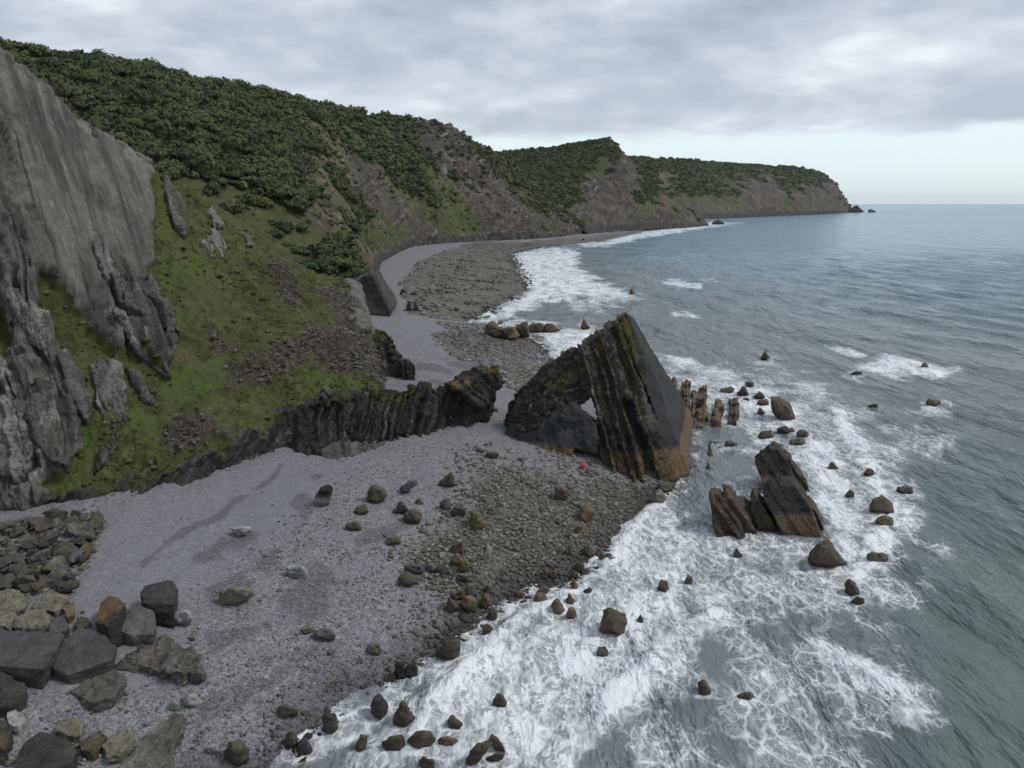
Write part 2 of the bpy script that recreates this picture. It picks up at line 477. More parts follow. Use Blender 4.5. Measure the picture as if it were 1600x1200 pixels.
    if not wood:
        n2 = mth(nt, 'ADD', n2, mth(nt, 'MULTIPLY', mth(nt, 'SUBTRACT', mth(nt, 'MULTIPLY', s2, 1.6), mth(nt, 'MULTIPLY', crack, mth(nt, 'MULTIPLY', bed, 0.6))), rock))
    nb = bump(nt, n2, 0.8, 0.9 if wood else 0.4)
    nb = bump(nt, n3, 0.8, 0.5 if wood else 0.12, nb)
    put(nt, b, 'Normal', nb)
    return m
M['cliff'] = mat_cliff('turf_and_slate', False)
M['hill'] = mat_cliff('wooded_hill_ground', True)

def mat_beach():
    m, nt, b = new_mat('shingle')
    pos = nd(nt, 'ShaderNodeNewGeometry').outputs['Position']
    n1 = noise(nt, pos, 0.10, 5.0, 0.6)
    n2 = noise(nt, pos, 0.7, 6.0, 0.6)
    n3 = noise(nt, pos, 9.0, 3.0, 0.7)
    v = nd(nt, 'ShaderNodeTexVoronoi', {'Vector': pos, 'Scale': 7.5, 'Randomness': 1.0}, feature='F1')
    v2 = nd(nt, 'ShaderNodeTexVoronoi', {'Vector': pos, 'Scale': 3.2, 'Randomness': 1.0}, feature='F1')
    cell = nd(nt, 'ShaderNodeSeparateColor', {0: v.outputs['Color']}).outputs[0]
    cell2 = nd(nt, 'ShaderNodeSeparateColor', {0: v2.outputs['Color']}).outputs[1]
    c = mth(nt, 'ADD', mth(nt, 'MULTIPLY', cell, 0.58), mth(nt, 'ADD', mth(nt, 'MULTIPLY', n2, 0.22), mth(nt, 'MULTIPLY', cell2, 0.22)))
    grey = ramp(nt, c, [(0.15, (0.07, 0.069, 0.075)), (0.5, (0.178, 0.178, 0.192)), (0.85, (0.34, 0.34, 0.352))])
    fine = mix(nt, 0.45, grey, (0.205, 0.205, 0.219))
    fine = mix(nt, 0.65, grey, (0.192, 0.190, 0.211))
    grey = mix(nt, 0.30, grey, (0.175, 0.173, 0.192))
    grey = mix(nt, attr(nt, 'fine'), grey, fine)
    dark = mth(nt, 'ADD', attr(nt, 'dark'), mth(nt, 'MULTIPLY', sstep(nt, n1, 0.52, 0.70), 0.42))
    grey = mix(nt, mth(nt, 'MULTIPLY', sstep(nt, mth(nt, 'ADD', dark, mth(nt, 'SUBTRACT', n2, 0.5)), 0.3, 0.85), 0.65), grey, mix(nt, cell, (0.045, 0.042, 0.05), (0.14, 0.135, 0.15)))
    brown = ramp(nt, c, [(0.15, (0.050, 0.045, 0.038)), (0.5, (0.115, 0.105, 0.089)), (0.85, (0.20, 0.185, 0.158))])
    col = mix(nt, sstep(nt, mth(nt, 'ADD', attr(nt, 'brown'), mth(nt, 'MULTIPLY', mth(nt, 'SUBTRACT', n2, 0.5), 0.7)), 0.3, 0.7), grey, brown)
    col = mix(nt, mth(nt, 'MULTIPLY', sstep(nt, mth(nt, 'ADD', attr(nt, 'green'), mth(nt, 'MULTIPLY', mth(nt, 'SUBTRACT', n2, 0.5), 1.4)), 0.3, 0.9), 0.5), col, (0.042, 0.062, 0.030))
    wet = attr(nt, 'wet')
    col = mix(nt, mth(nt, 'MULTIPLY', wet, 0.8), col, mix(nt, 0.75, col, (0.02, 0.018, 0.017)))
    put(nt, b, 'Base Color', col)
    put(nt, b, 'Roughness', nd(nt, 'ShaderNodeMapRange', {0: wet, 3: 0.85, 4: 0.35}).outputs[0])
    put(nt, b, 'Specular IOR Level', 0.35)
    h = mth(nt, 'SUBTRACT', 1.0, v.outputs['Distance'])
    nb = bump(nt, h, 0.9, 0.09)
    nb = bump(nt, n2, 0.5, 0.35, nb)
    put(nt, b, 'Normal', nb)
    return m
M['beach'] = mat_beach()

def mat_cobble():
    m, nt, b = new_mat('cobbles')
    t = attr(nt, 'tint'); br = attr(nt, 'brown')
    pos = nd(nt, 'ShaderNodeNewGeometry').outputs['Position']
    n = noise(nt, pos, 5.0, 4.0)
    g = ramp(nt, t, [(0.0, (0.085, 0.084, 0.093)), (0.5, (0.175, 0.175, 0.192)), (0.92, (0.25, 0.25, 0.265)), (1.0, (0.38, 0.39, 0.395))])
    bw = ramp(nt, t, [(0.0, (0.07, 0.064, 0.054)), (0.6, (0.15, 0.137, 0.114)), (1.0, (0.25, 0.23, 0.195))])
    col = mix(nt, br, g, bw)
    col = mix(nt, 0.25, col, mix(nt, n, (0.0, 0.0, 0.0), col))
    col = mix(nt, mth(nt, 'MULTIPLY', attr(nt, 'wet'), 0.7), col, (0.022, 0.02, 0.018))
    put(nt, b, 'Base Color', col); put(nt, b, 'Roughness', 0.75); put(nt, b, 'Specular IOR Level', 0.35)
    return m
M['cobble'] = mat_cobble()

def mat_leaf():
    m, nt, b = new_mat('foliage')
    t = attr(nt, 'tint')
    r = nd(nt, 'ShaderNodeObjectInfo').outputs['Random']
    pos = nd(nt, 'ShaderNodeNewGeometry').outputs['Position']
    n = noise(nt, pos, 0.045, 4.0, 0.6)
    n2 = noise(nt, pos, 0.9, 2.0)
    f = mth(nt, 'ADD', mth(nt, 'MULTIPLY', mth(nt, 'FRACT', mth(nt, 'ADD', t, r)), 0.28), mth(nt, 'MULTIPLY', n, 0.74))
    col = ramp(nt, f, [(0.28, (0.034, 0.050, 0.025)), (0.44, (0.052, 0.073, 0.032)), (0.60, (0.078, 0.098, 0.039)), (0.80, (0.125, 0.128, 0.060))])
    col = mix(nt, mth(nt, 'MULTIPLY', n2, 0.5), col, mix(nt, 0.5, col, (0.02, 0.03, 0.012)))
    put(nt, b, 'Base Color', col); put(nt, b, 'Roughness', 0.75); put(nt, b, 'Specular IOR Level', 0.25)
    return m
M['leaf'] = mat_leaf()

def mat_plain(name, c, rough=0.8):
    m, nt, b = new_mat(name)
    pos = nd(nt, 'ShaderNodeNewGeometry').outputs['Position']
    n = noise(nt, pos, 6.0, 4.0)
    put(nt, b, 'Base Color', mix(nt, n, tuple(x * 0.6 for x in c), tuple(min(1, x * 1.35) for x in c)))
    put(nt, b, 'Roughness', rough)
    return m
M['bark'] = mat_plain('bark', (0.06, 0.048, 0.036))
M['red'] = mat_plain('red_plastic', (0.42, 0.06, 0.05), 0.45)
M['redpale'] = mat_plain('faded_pink_plastic', (0.45, 0.20, 0.18), 0.5)
M['rope'] = mat_plain('green_rope', (0.03, 0.16, 0.07))

SWELL = math.radians(14)
def mat_sea():
    m, nt, b = new_mat('sea_water')
    pos = nd(nt, 'ShaderNodeNewGeometry').outputs['Position']
    foam, shallow = attr(nt, 'foam'), attr(nt, 'shallow')
    far = attr(nt, 'far')
    # water body
    w1 = noise(nt, scaled(nt, pos, (1.0, 0.4, 1.0), SWELL), 0.02, 4.0, 0.6)
    deep = mix(nt, far, mix(nt, w1, (0.064, 0.092, 0.088), (0.120, 0.152, 0.146)), mix(nt, w1, (0.065, 0.215, 0.32), (0.14, 0.32, 0.43)))
    w2 = noise(nt, scaled(nt, pos, (1.0, 0.28, 1.0), SWELL + 0.6), 0.085, 5.0, 0.65)
    deep = mix(nt, mth(nt, 'MULTIPLY', sstep(nt, w2, 0.44, 0.66), 0.5), deep, mix(nt, far, (0.15, 0.18, 0.175), (0.17, 0.33, 0.43)))
    deep = mix(nt, mth(nt, 'MULTIPLY', sstep(nt, w2, 0.5, 0.34), 0.45), deep, mix(nt, far, (0.045, 0.068, 0.067), (0.03, 0.115, 0.19)))
    body = mix(nt, shallow, deep, mix(nt, w1, (0.11, 0.134, 0.14), (0.19, 0.212, 0.222)))
    # foam lace: warped cell edges at three sizes, broken by noise
    wv = nd(nt, 'ShaderNodeTexNoise', {'Vector': pos, 'Scale': 0.30, 'Detail': 4.0, 'Roughness': 0.6})
    warp = nd(nt, 'ShaderNodeVectorMath', {0: wv.outputs['Color'], 1: (0.5, 0.5, 0.5)}, operation='SUBTRACT').outputs[0]
    warp = nd(nt, 'ShaderNodeVectorMath', {0: warp, 'Scale': 2.6}, operation='SCALE').outputs[0]
    wp = nd(nt, 'ShaderNodeVectorMath', {0: pos, 1: warp}, operation='ADD').outputs[0]
    wp = scaled(nt, wp, (1.0, 0.62, 0.0), SWELL)
    def cells(s):
        return nd(nt, 'ShaderNodeTexVoronoi', {'Vector': wp, 'Scale': s}, feature='DISTANCE_TO_EDGE').outputs['Distance']
    wide = mth(nt, 'MULTIPLY', foam, 0.20)
    def lace(s, k):
        d = cells(s)
        return sstep(nt, d, mth(nt, 'ADD', mth(nt, 'MULTIPLY', mth(nt, 'MULTIPLY', foam, foam), 0.26 * k), 0.045), 0.0)
    l1, l2, l3 = lace(0.42, 0.9), lace(1.0, 1.1), lace(2.4, 1.3)
    fb = noise(nt, scaled(nt, wp, (1, 1, 1)), 0.22, 6.0, 0.62)
    fb2 = noise(nt, wp, 1.3, 6.0, 0.7)
    lc = mth(nt, 'MULTIPLY', mth(nt, 'MAXIMUM', mth(nt, 'MULTIPLY', l1, 0.85), mth(nt, 'MAXIMUM', mth(nt, 'MULTIPLY', l2, 0.7), mth(nt, 'MULTIPLY', l3, 0.5))), mth(nt, 'ADD', 0.55, mth(nt, 'MULTIPLY', sstep(nt, fb2, 0.36, 0.58), 0.45)))
    have = mth(nt, 'ADD', foam, mth(nt, 'MULTIPLY', mth(nt, 'SUBTRACT', fb, 0.5), 2.6))
    thin = mth(nt, 'MULTIPLY', lc, sstep(nt, have, 0.12, 0.5))
    thick = mth(nt, 'MULTIPLY', sstep(nt, mth(nt, 'ADD', have, mth(nt, 'ADD', mth(nt, 'MULTIPLY', mth(nt, 'SUBTRACT', fb2, 0.5), 2.0), mth(nt, 'MULTIPLY', l3, 0.25))), 0.62, 1.12), 0.95)
    veil = mth(nt, 'MULTIPLY', sstep(nt, have, 0.2, 0.95), 0.35)
    fo = mth(nt, 'MAXIMUM', mth(nt, 'MAXIMUM', thin, thick), veil)
    fo = mth(nt, 'MULTIPLY', fo, sstep(nt, foam, 0.02, 0.14))
    # wind streaks far out
    st = noise(nt, scaled(nt, pos, (1.0, 0.10, 1.0), SWELL + 0.9), 0.16, 5.0, 0.65)
    fo = mth(nt, 'MAXIMUM', fo, mth(nt, 'MULTIPLY', sstep(nt, st, 0.62, 0.76), mth(nt, 'MULTIPLY', attr(nt, 'streak'), 0.45)))
    col = mix(nt, fo, body, mix(nt, fb2, (0.66, 0.70, 0.74), (0.86, 0.88, 0.90)))
    put(nt, b, 'Base Color', col)
    put(nt, b, 'Roughness', nd(nt, 'ShaderNodeMapRange', {0: fo, 3: 0.16, 4: 0.8}).outputs[0])
    put(nt, b, 'IOR', 1.333)
    put(nt, b, 'Specular IOR Level', 0.34)
    h1 = noise(nt, scaled(nt, pos, (1.0, 0.38, 1.0), SWELL), 0.16, 5.0, 0.62)
    h2 = noise(nt, scaled(nt, pos, (1.0, 0.5, 1.0), SWELL - 0.5), 0.75, 5.0, 0.65)
    h0 = noise(nt, scaled(nt, pos, (1.0, 0.45, 1.0), SWELL + 0.3), 0.035, 4.0, 0.6)
    nb = bump(nt, h0, 1.0, 7.0)
    nb = bump(nt, h1, 1.0, 2.6, nb)
    nb = bump(nt, h2, mth(nt, 'SUBTRACT', 0.6, mth(nt, 'MULTIPLY', fo, 0.5)), 0.45, nb)
    nb = bump(nt, fb2, mth(nt, 'MULTIPLY', fo, 0.35), 0.5, nb)
    put(nt, b, 'Normal', nb)
    return m
M['sea'] = mat_sea()

# ------------------------------------------------------------------ beach
def px_mask(uv, poly, feather, P=None, jit=0.0, freq=0.1, seed=0):
    d = poly_sd(uv, poly)
    if jit and P is not None:
        d = d + jit * fbm(P * freq, 3, seed)
    return ss(-d, -feather, feather)

BROWN = [[(700, 800), (760, 742), (880, 735), (960, 750), (1040, 765), (1000, 815), (960, 858), (890, 905), (800, 950), (745, 970), (700, 955), (660, 880)],
         [(610, 1075), (690, 985), (760, 930), (800, 960), (640, 1060)],
         [(628, 452), (636, 428), (690, 396), (745, 380), (800, 379), (920, 370), (1100, 352), (1110, 362), (820, 400), (840, 455), (760, 500), (690, 502), (640, 486)],
         [(750, 500), (880, 505), (880, 545), (780, 535)], [(960, 372), (1100, 350), (1330, 329), (1340, 336), (1110, 360)]]
GREEN = [[(675, 520), (740, 515), (830, 540), (845, 565), (790, 575), (740, 560), (700, 545)], [(760, 570), (850, 565), (905, 600), (860, 640), (800, 600)]]
DARKS = [([(440, 728), (420, 752), (375, 778), (340, 808), (300, 822), (255, 852), (225, 880)], 7), ([(400, 835), (350, 850), (300, 880), (270, 905)], 12), ([(420, 880), (380, 905), (330, 930)], 16),
         ([(660, 575), (720, 570), (800, 582)], 12), ([(600, 625), (680, 600), (740, 605)], 9), ([(310, 1030), (400, 980), (480, 930), (500, 900)], 26), ([(560, 850), (620, 825), (650, 805)], 10),
         ([(330, 1100), (420, 1060), (480, 1020)], 20), ([(500, 745), (470, 770), (480, 800)], 14)]
FINE = [[(160, 800), (420, 715), (560, 725), (480, 800), (300, 930), (300, 1080), (60, 1080), (120, 880)]]

def build_beach():
    nr, nc = 500, 370
    ys = -14 + 28 * np.exp(np.linspace(0, math.log(3600 / 28.0), nr))
    s = np.linspace(0, 1, nc)
    xs = -1.12 + 1.72 * s
    X = ys[:, None] * xs[None, :] + (-34 + 50 * s)[None, :] * ss(-ys, -120, -10)[:, None]
    Y = np.broadcast_to(ys[:, None], X.shape)
    P2 = np.stack([X, Y], -1).reshape(-1, 2)
    d = shore_dist(P2)
    z = ground_z(P2)
    p3 = np.column_stack([P2, np.zeros(len(P2))])
    near = ss(-P2[:, 1], -170, -60)
    z = z + 0.10 * fbm(p3 * 0.5, 3, 9) * near * ss(d, -3, 3)
    V = np.column_stack([P2, z])
    uv = np.column_stack(proj(V))
    br = np.zeros(len(V)); gr = br.copy(); dk = br.copy(); fi = br.copy()
    for k, q in enumerate(BROWN): br = np.maximum(br, (0.9 if k < 2 else 1.0) * px_mask(uv, q, 62 if k < 2 else 12, V, 34 if k < 2 else 10, 0.12, 1))
    for q in GREEN: gr = np.maximum(gr, px_mask(uv, q, 14, V, 8, 0.1, 2))
    for q, w in DARKS: dk = np.maximum(dk, 0.85 * ss(-(poly_sd(uv, q, closed=False) + w * 1.2 * fbm(V * 0.22, 3, 3)), -1.5 * w, 0))
    for q in FINE: fi = np.maximum(fi, px_mask(uv, q, 30))
    rough = br * ss(P2[:, 1], 150, 300) * ss(d, -4, 6)
    V[:, 2] += rough * (0.9 * ridged(np.column_stack([P2 * [0.05, 0.14], np.zeros(len(V))]), 3, 5) - 0.6)
    far = ss(P2[:, 1], 220, 600)
    wet = ss(-d, -(4.6 + 4 * fbm(p3 * 0.15, 2, 6)) , 0.5)
    wet = np.maximum(wet, ss(-d, -5 - 30 * far, 0) * far * 0.7)
    keep = (d > -60 - 0.2 * P2[:, 1])
    f = grid_faces(nr, nc)
    f = f[keep[f].all(1)]
    used = np.unique(f)
    re = np.full(len(V), -1); re[used] = np.arange(len(used))
    me = make_mesh('beach', V[used], re[f], {'brown': br[used], 'green': gr[used], 'dark': dk[used], 'wet': wet[used], 'fine': fi[used]})
    tag(link('beach', me, M['beach']), kind='structure')
build_beach()

# ------------------------------------------------------------------ sea
# the named stones of beach and surf (the sea foams round those that stand in it)
BEACH = [  # bbox (u0, v0, u1, v1), material, label
    ((490, 757, 520, 792), 'twotone', 'dark topped upright rock standing alone on the upper shingle', 'boulder'),
    ((572, 756, 604, 786), 'olive', 'olive weed covered lump left of the flat grey slab', 'boulder'),
    ((622, 748, 654, 773), 'grey', 'flat grey slab lying tilted on the shingle', 'rock_slab'),
    ((685, 737, 716, 762), 'brown', 'brown cracked boulder nearest the landward foot of the arch', 'boulder'),
    ((553, 787, 577, 805), 'olive', 'small olive lump above the flat olive block', 'boulder'),
    ((539, 814, 566, 830), 'olive', 'flat olive green block low on the pale shingle', 'boulder'),
    ((614, 783, 640, 804), 'brown', 'dull brown boulder touching a redder one on the shingle', 'boulder'),
    ((631, 797, 659, 820), 'brown', 'reddish brown boulder with hollow top, lower of a touching pair', 'boulder'),
    ((649, 777, 663, 789), 'grey', 'small round grey stone beside the touching brown pair', 'boulder'),
    ((686, 778, 708, 797), 'grey', 'rounded grey boulder at the edge of the brown cobbles', 'boulder'),
    ((704, 789, 730, 809), 'dark', 'dark grey boulder sunk among the cobbles', 'boulder'),
    ((728, 799, 759, 829), 'tan', 'tan crusted boulder sitting on dark stones', 'boulder'),
    ((863, 757, 891, 786), 'tan', 'orange tan block just below the arch', 'boulder'),
    ((899, 788, 931, 819), 'tan', 'large faceted orange tan boulder near the waterline below the arch', 'boulder'),
    ((602, 838, 626, 853), 'olive', 'low olive stone below the reddish brown boulder', 'boulder'),
    ((622, 892, 655, 919), 'brown', 'brown topped dark boulder at the left edge of the cobbles', 'boulder'),
    ((632, 880, 666, 898), 'grey', 'longest grey stone of the low grey row', 'boulder'),
    ((661, 880, 681, 897), 'grey', 'middle grey stone of the low grey row', 'boulder'),
    ((677, 880, 701, 900), 'dark', 'darkest stone at the right end of the low grey row', 'boulder'),
    ((705, 846, 729, 867), 'tan', 'round tan boulder at the top of the tan chain', 'boulder'),
    ((703, 863, 722, 885), 'tan', 'orange tan boulder second in the tan chain', 'boulder'),
    ((715, 871, 735, 897), 'tan', 'upright tan boulder third in the tan chain', 'boulder'),
    ((711, 894, 735, 912), 'taupe', 'flat greyish boulder fourth in the tan chain', 'boulder'),
    ((703, 907, 727, 939), 'tan', 'tall squarish tan boulder behind the hexagonal one', 'boulder'),
    ((725, 911, 746, 934), 'taupe', 'grey brown boulder beside the tall squarish tan one', 'boulder'),
    ((697, 932, 718, 958), 'brown', 'brown boulder left of the hexagonal one', 'boulder'),
    ((717, 927, 747, 961), 'tan', 'hexagonal tan boulder with white spot at the wave edge', 'boulder'),
    ((746, 924, 767, 951), 'tan', 'leaning tan boulder right of the hexagonal one', 'boulder'),
    ((757, 912, 771, 929), 'taupe', 'small greyish boulder above the leaning tan one', 'boulder'),
    ((760, 949, 777, 973), 'brown', 'brown boulder standing in the wash below the leaning tan one', 'boulder'),
    ((751, 974, 771, 997), 'brown', 'left one of two brown rocks in the breaking wave edge', 'boulder'),
    ((782, 976, 798, 997), 'brown', 'right one of two brown rocks in the breaking wave edge', 'boulder'),
    ((831, 925, 858, 950), 'tan', 'biggest tan boulder by the rock pool in the wash', 'boulder'),
    ((860, 934, 881, 964), 'tan', 'upright tan boulder right of the biggest one by the pool', 'boulder'),
    ((884, 949, 901, 973), 'tan', 'tan boulder at the bottom of the stone line in the foam', 'boulder'),
    ((883, 926, 900, 952), 'tan', 'dark footed tan boulder in the stone line by the foam', 'boulder'),
    ((887, 905, 903, 929), 'tan', 'tan boulder in the middle of the stone line by the foam', 'boulder'),
    ((889, 890, 905, 908), 'brown', 'brown boulder at the upper part of the stone line by the foam', 'boulder'),
    ((896, 878, 914, 898), 'brown', 'round brown boulder at the top of the stone line by the foam', 'boulder'),
    ((911, 846, 929, 872), 'tan', 'upright tan block right of the T shaped pair of stones', 'boulder'),
    ((888, 837, 895, 873), 'yellow', 'slender standing stone forming the stem of the T shape', 'standing_stone'),
    ((878, 832, 896, 841), 'tan', 'short flat stone forming the bar of the T shape', 'boulder'),
    ((897, 821, 914, 835), 'tan', 'small tan stone below the large faceted tan boulder', 'boulder'),
    ((838, 915, 860, 932), 'taupe', 'taupe boulder behind the biggest one by the pool', 'boulder'),
    ((819, 919, 833, 938), 'tan', 'squat tan stone touching another left of the rock pool', 'boulder'),
    ((803, 922, 820, 938), 'tan', 'round tan stone at the left end of the pool stones', 'boulder'),
    ((846, 891, 860, 905), 'tan', 'tan stone at the upper side of the rock pool', 'boulder'),
    ((858, 892, 872, 906), 'brown', 'brown stone at the upper side of the rock pool', 'boulder'),
    ((866, 920, 880, 930), 'brown', 'brown stone standing inside the rock pool', 'boulder'),
    ((935, 864, 947, 874), 'tan', 'left tan stone of a small pair by the foam edge', 'boulder'),
    ((945, 864, 957, 874), 'tan', 'right tan stone of a small pair by the foam edge', 'boulder'),
    ((911, 918, 927, 934), 'brown', 'brown rock in foam right of the stone line', 'boulder'),
    ((902, 919, 913, 929), 'brown', 'little brown rock between the stone line and another rock in foam', 'boulder'),
    ((1017, 763, 1040, 791), 'yellow', 'yellowish rounded rock at the seaward foot of the arch', 'boulder'),
    ((1026, 750, 1052, 770), 'olive', 'olive rock half in water against the arch foot', 'boulder'),
    ((680, 996, 721, 1040), 'brown', 'large brown and tan boulder with a sharp edge at the shoreline', 'boulder'),
    ((596, 1040, 618, 1068), 'brown', 'brown tall rock at the left of the dark shoreline cluster', 'boulder'),
    ((616, 1028, 634, 1066), 'dark', 'dark slim rock in the middle of the dark shoreline cluster', 'boulder'),
    ((632, 1034, 655, 1063), 'dark', 'dark rock at the right of the dark shoreline cluster', 'boulder'),
    ((572, 1003, 597, 1025), 'taupe', 'taupe stone above the dark shoreline cluster', 'boulder'),
    ((613, 1091, 652, 1148), 'brown', 'tall brown pyramid rock in the white wash', 'boulder'),
    ((594, 1145, 636, 1186), 'brown', 'brown rock below the tall pyramid in the wash', 'boulder'),
    ((635, 1138, 681, 1178), 'brown', 'wide brown rock right of the tall pyramid in the wash', 'boulder'),
    ((677, 1149, 718, 1171), 'tan', 'low tan ledge right of the wide brown rock in the wash', 'boulder'),
    ((654, 1176, 680, 1210), 'brown', 'slanted brown slab cut by the bottom of the wash', 'boulder'),
    ((553, 1146, 575, 1182), 'brown', 'narrow upright rock left in the wash with a pale foot', 'boulder'),
    ((578, 1082, 606, 1132), 'dark', 'dark slab leaning beside the tall pyramid rock', 'boulder'),
    ((501, 1110, 529, 1150), 'dark', 'dark brown upright rock at the foot of the pebble bank', 'boulder'),
    ((441, 1142, 465, 1172), 'brown', 'brown oval rock at the wave edge beside a dark grey one', 'boulder'),
    ((463, 1150, 489, 1182), 'dark', 'dark grey oval rock at the wave edge', 'boulder'),
    ((432, 1100, 467, 1124), 'taupe', 'flat oval brown boulder on the pebbles above the wave edge', 'boulder'),
    ((348, 1153, 388, 1200), 'brown', 'big rounded brown boulder at the bottom of the pebble bank', 'boulder'),
    ((318, 1163, 343, 1180), 'pale', 'pale bluish stone left of the big rounded brown boulder', 'boulder'),
    ((768, 1082, 791, 1109), 'brown', 'lone brown rock amid white wash', 'boulder'),
    ((697, 1117, 721, 1143), 'brown', 'brown rock breaking a wave in front of the wide brown rock', 'boulder'),
    ((935, 947, 980, 1003), 'brown', 'large upright pitted block standing in the white foam', 'boulder'),
    ((930, 1008, 953, 1031), 'taupe', 'wet rock below the large pitted block in the foam', 'boulder'),
    ((1087, 1059, 1113, 1092), 'brown', 'pointed brown rock with a foam collar in open lace', 'boulder'),
    ((1150, 1079, 1177, 1093), 'taupe', 'low awash rock right of the pointed one with a foam collar', 'boulder'),
    ((1028, 904, 1048, 928), 'brown', 'brown rock in the foam above the large pitted block', 'boulder'),
    ((1070, 897, 1083, 916), 'brown', 'little brown rock right of another in the foam', 'boulder'),
    ((995, 961, 1006, 978), 'dark', 'small dark rock beside the large pitted block', 'boulder'),
    ((1259, 839, 1325, 894), 'brown', 'big slanted triangular brown rock in front of the leaning beds', 'boulder'),
    ((1143, 854, 1163, 874), 'brown', 'small pointed rock in foam below the row of leaning beds', 'boulder'),
    ((1354, 772, 1397, 808), 'brown', 'big rounded brown rock alone to the right in the surf', 'boulder'),
    ((1367, 805, 1403, 827), 'tan', 'flatter tan rock touching below the big rounded one', 'boulder'),
    ((1352, 861, 1389, 881), 'taupe', 'low awash brown rock far right of the triangular one', 'boulder'),
    ((1318, 904, 1345, 935), 'brown', 'upper one of two rocks below the triangular rock', 'boulder'),
    ((1327, 929, 1353, 949), 'brown', 'lower one of two rocks below the triangular rock', 'boulder'),
    ((1293, 722, 1314, 736), 'brown', 'brown rock right of the black topped block', 'boulder'),
    ((1348, 731, 1368, 745), 'brown', 'brown rock above the big rounded one in the surf', 'boulder'),
    ((1320, 765, 1336, 779), 'dark', 'small dark oval rock left of the big rounded one', 'boulder'),
    ((1402, 757, 1426, 771), 'taupe', 'flat wet rock at the outer edge of the surf', 'boulder'),
    ((1444, 621, 1471, 637), 'brown', 'lone low brown rock out in the grey water', 'boulder'),
    ((1356, 630, 1372, 638), 'brown', 'tiny flat rock left of the lone outer one', 'boulder'),
    ((1185, 546, 1204, 562), 'brown', 'pyramid rock alone in the water beyond the surf', 'boulder'),
    ((1439, 566, 1453, 577), 'brown', 'little rock inside the outer breaking wave', 'boulder'),
    ((1330, 579, 1347, 588), 'dark', 'dark flat rock before the outer breaking wave', 'boulder'),
    ((1198, 615, 1245, 661), 'brown', 'biggest brown slab rock at the back of the surf', 'boulder'),
    ((1124, 602, 1148, 615), 'brown', 'flat topped brown rock first in the back row of the surf', 'boulder'),
    ((1149, 602, 1171, 618), 'brown', 'pyramid brown rock second in the back row of the surf', 'boulder'),
    ((1164, 596, 1179, 604), 'brown', 'low rock behind the pyramid in the back row', 'boulder'),
    ((1174, 609, 1198, 623), 'brown', 'triangular rock just left of the biggest brown slab rock', 'boulder'),
    ((1183, 622, 1202, 634), 'brown', 'dark block tucked under the triangular rock by the slab', 'boulder'),
    ((1184, 635, 1201, 650), 'brown', 'brown block lowest beside the biggest slab rock', 'boulder'),
    ((1184, 671, 1209, 687), 'brown', 'brown lump between the biggest slab and the black topped block', 'boulder'),
    ((1214, 666, 1237, 677), 'brown', 'low flat rock just below the biggest slab', 'boulder'),
    ((1242, 672, 1265, 684), 'taupe', 'upper of two rounded grey brown rocks in white surf', 'boulder'),
    ((1234, 682, 1258, 696), 'taupe', 'lower of two rounded grey brown rocks in white surf', 'boulder'),
    ((1202, 687, 1223, 704), 'taupe', 'greyish lump perched behind the black topped block', 'boulder'),
    ((1131, 688, 1152, 698), 'taupe', 'low awash rock in calm water right of the arch', 'boulder'),
    ((905, 497, 925, 515), 'brown', 'sharp pyramid rock in surf behind the arch', 'boulder'),
    ((849, 504, 871, 518), 'brown', 'dark rock at the seaward end of the reef line', 'boulder'),
    ((829, 504, 846, 519), 'brown', 'round rock second from the seaward end of the reef line', 'boulder'),
    ((807, 502, 824, 526), 'brown', 'tallest brown rock of the reef line', 'boulder'),
    ((790, 508, 808, 529), 'tan', 'tan ragged rock in the reef line beside the tallest', 'boulder'),
    ((774, 511, 792, 527), 'brown', 'brown ragged rock in the middle of the reef line', 'boulder'),
    ((761, 502, 776, 522), 'tan', 'tan knob at the landward end of the reef line', 'boulder'),
    ((983, 451, 993, 460), 'brown', 'tiny rock far out in the bay', 'boulder'),
    ((631, 470, 646, 487), 'dark', 'left peak of the dark twin rocks on the far beach', 'boulder'),
    ((643, 469, 657, 487), 'dark', 'right peak of the dark twin rocks on the far beach', 'boulder'),
    ((625, 451, 635, 462), 'dark', 'small black rock beyond the dark twin rocks', 'boulder'),
    ((643, 455, 653, 462), 'brown', 'small brown rock right of the small black one beyond the twins', 'boulder'),
    ((804, 627, 822, 652), 'dark', 'dark block lying between fin tip and arch', 'boulder'),
    ((820, 631, 832, 650), 'grey', 'grey slab leaning against the landward end of the arch', 'boulder'),
    ((760, 704, 779, 717), 'olive', 'olive stone in shingle left of the arch foot', 'boulder'),
    ((337, 914, 398, 951), 'yellow', 'wide pale tan rock lying alone on dark shingle', 'boulder'),
    ((357, 822, 396, 839), 'pale', 'flat whitish rock on the upper shingle', 'boulder'),
    ((447, 881, 481, 906), 'pale', 'craggy pale rock lying in mid beach', 'boulder'),
    ((470, 974, 491, 991), 'yellow', 'tan stone left of a long greyish one', 'boulder'),
    ((488, 982, 525, 1004), 'grey', 'long greyish stone right of a tan one', 'boulder'),
    ((268, 952, 303, 979), 'pale', 'white rock at the foot of the black square boulder', 'boulder'),
    ((284, 1082, 315, 1105), 'pale', 'white angular rock above the long taupe wedge', 'boulder'),
    ((262, 1092, 282, 1113), 'pale', 'small whitish rock left of the white angular one', 'boulder'),
    ((292, 1038, 320, 1070), 'taupe', 'small upright boulder at the end of the craggy pale slab', 'boulder'),
    ((293, 985, 305, 1002), 'pale', 'small pale stone just above the craggy pale slab', 'boulder'),
]

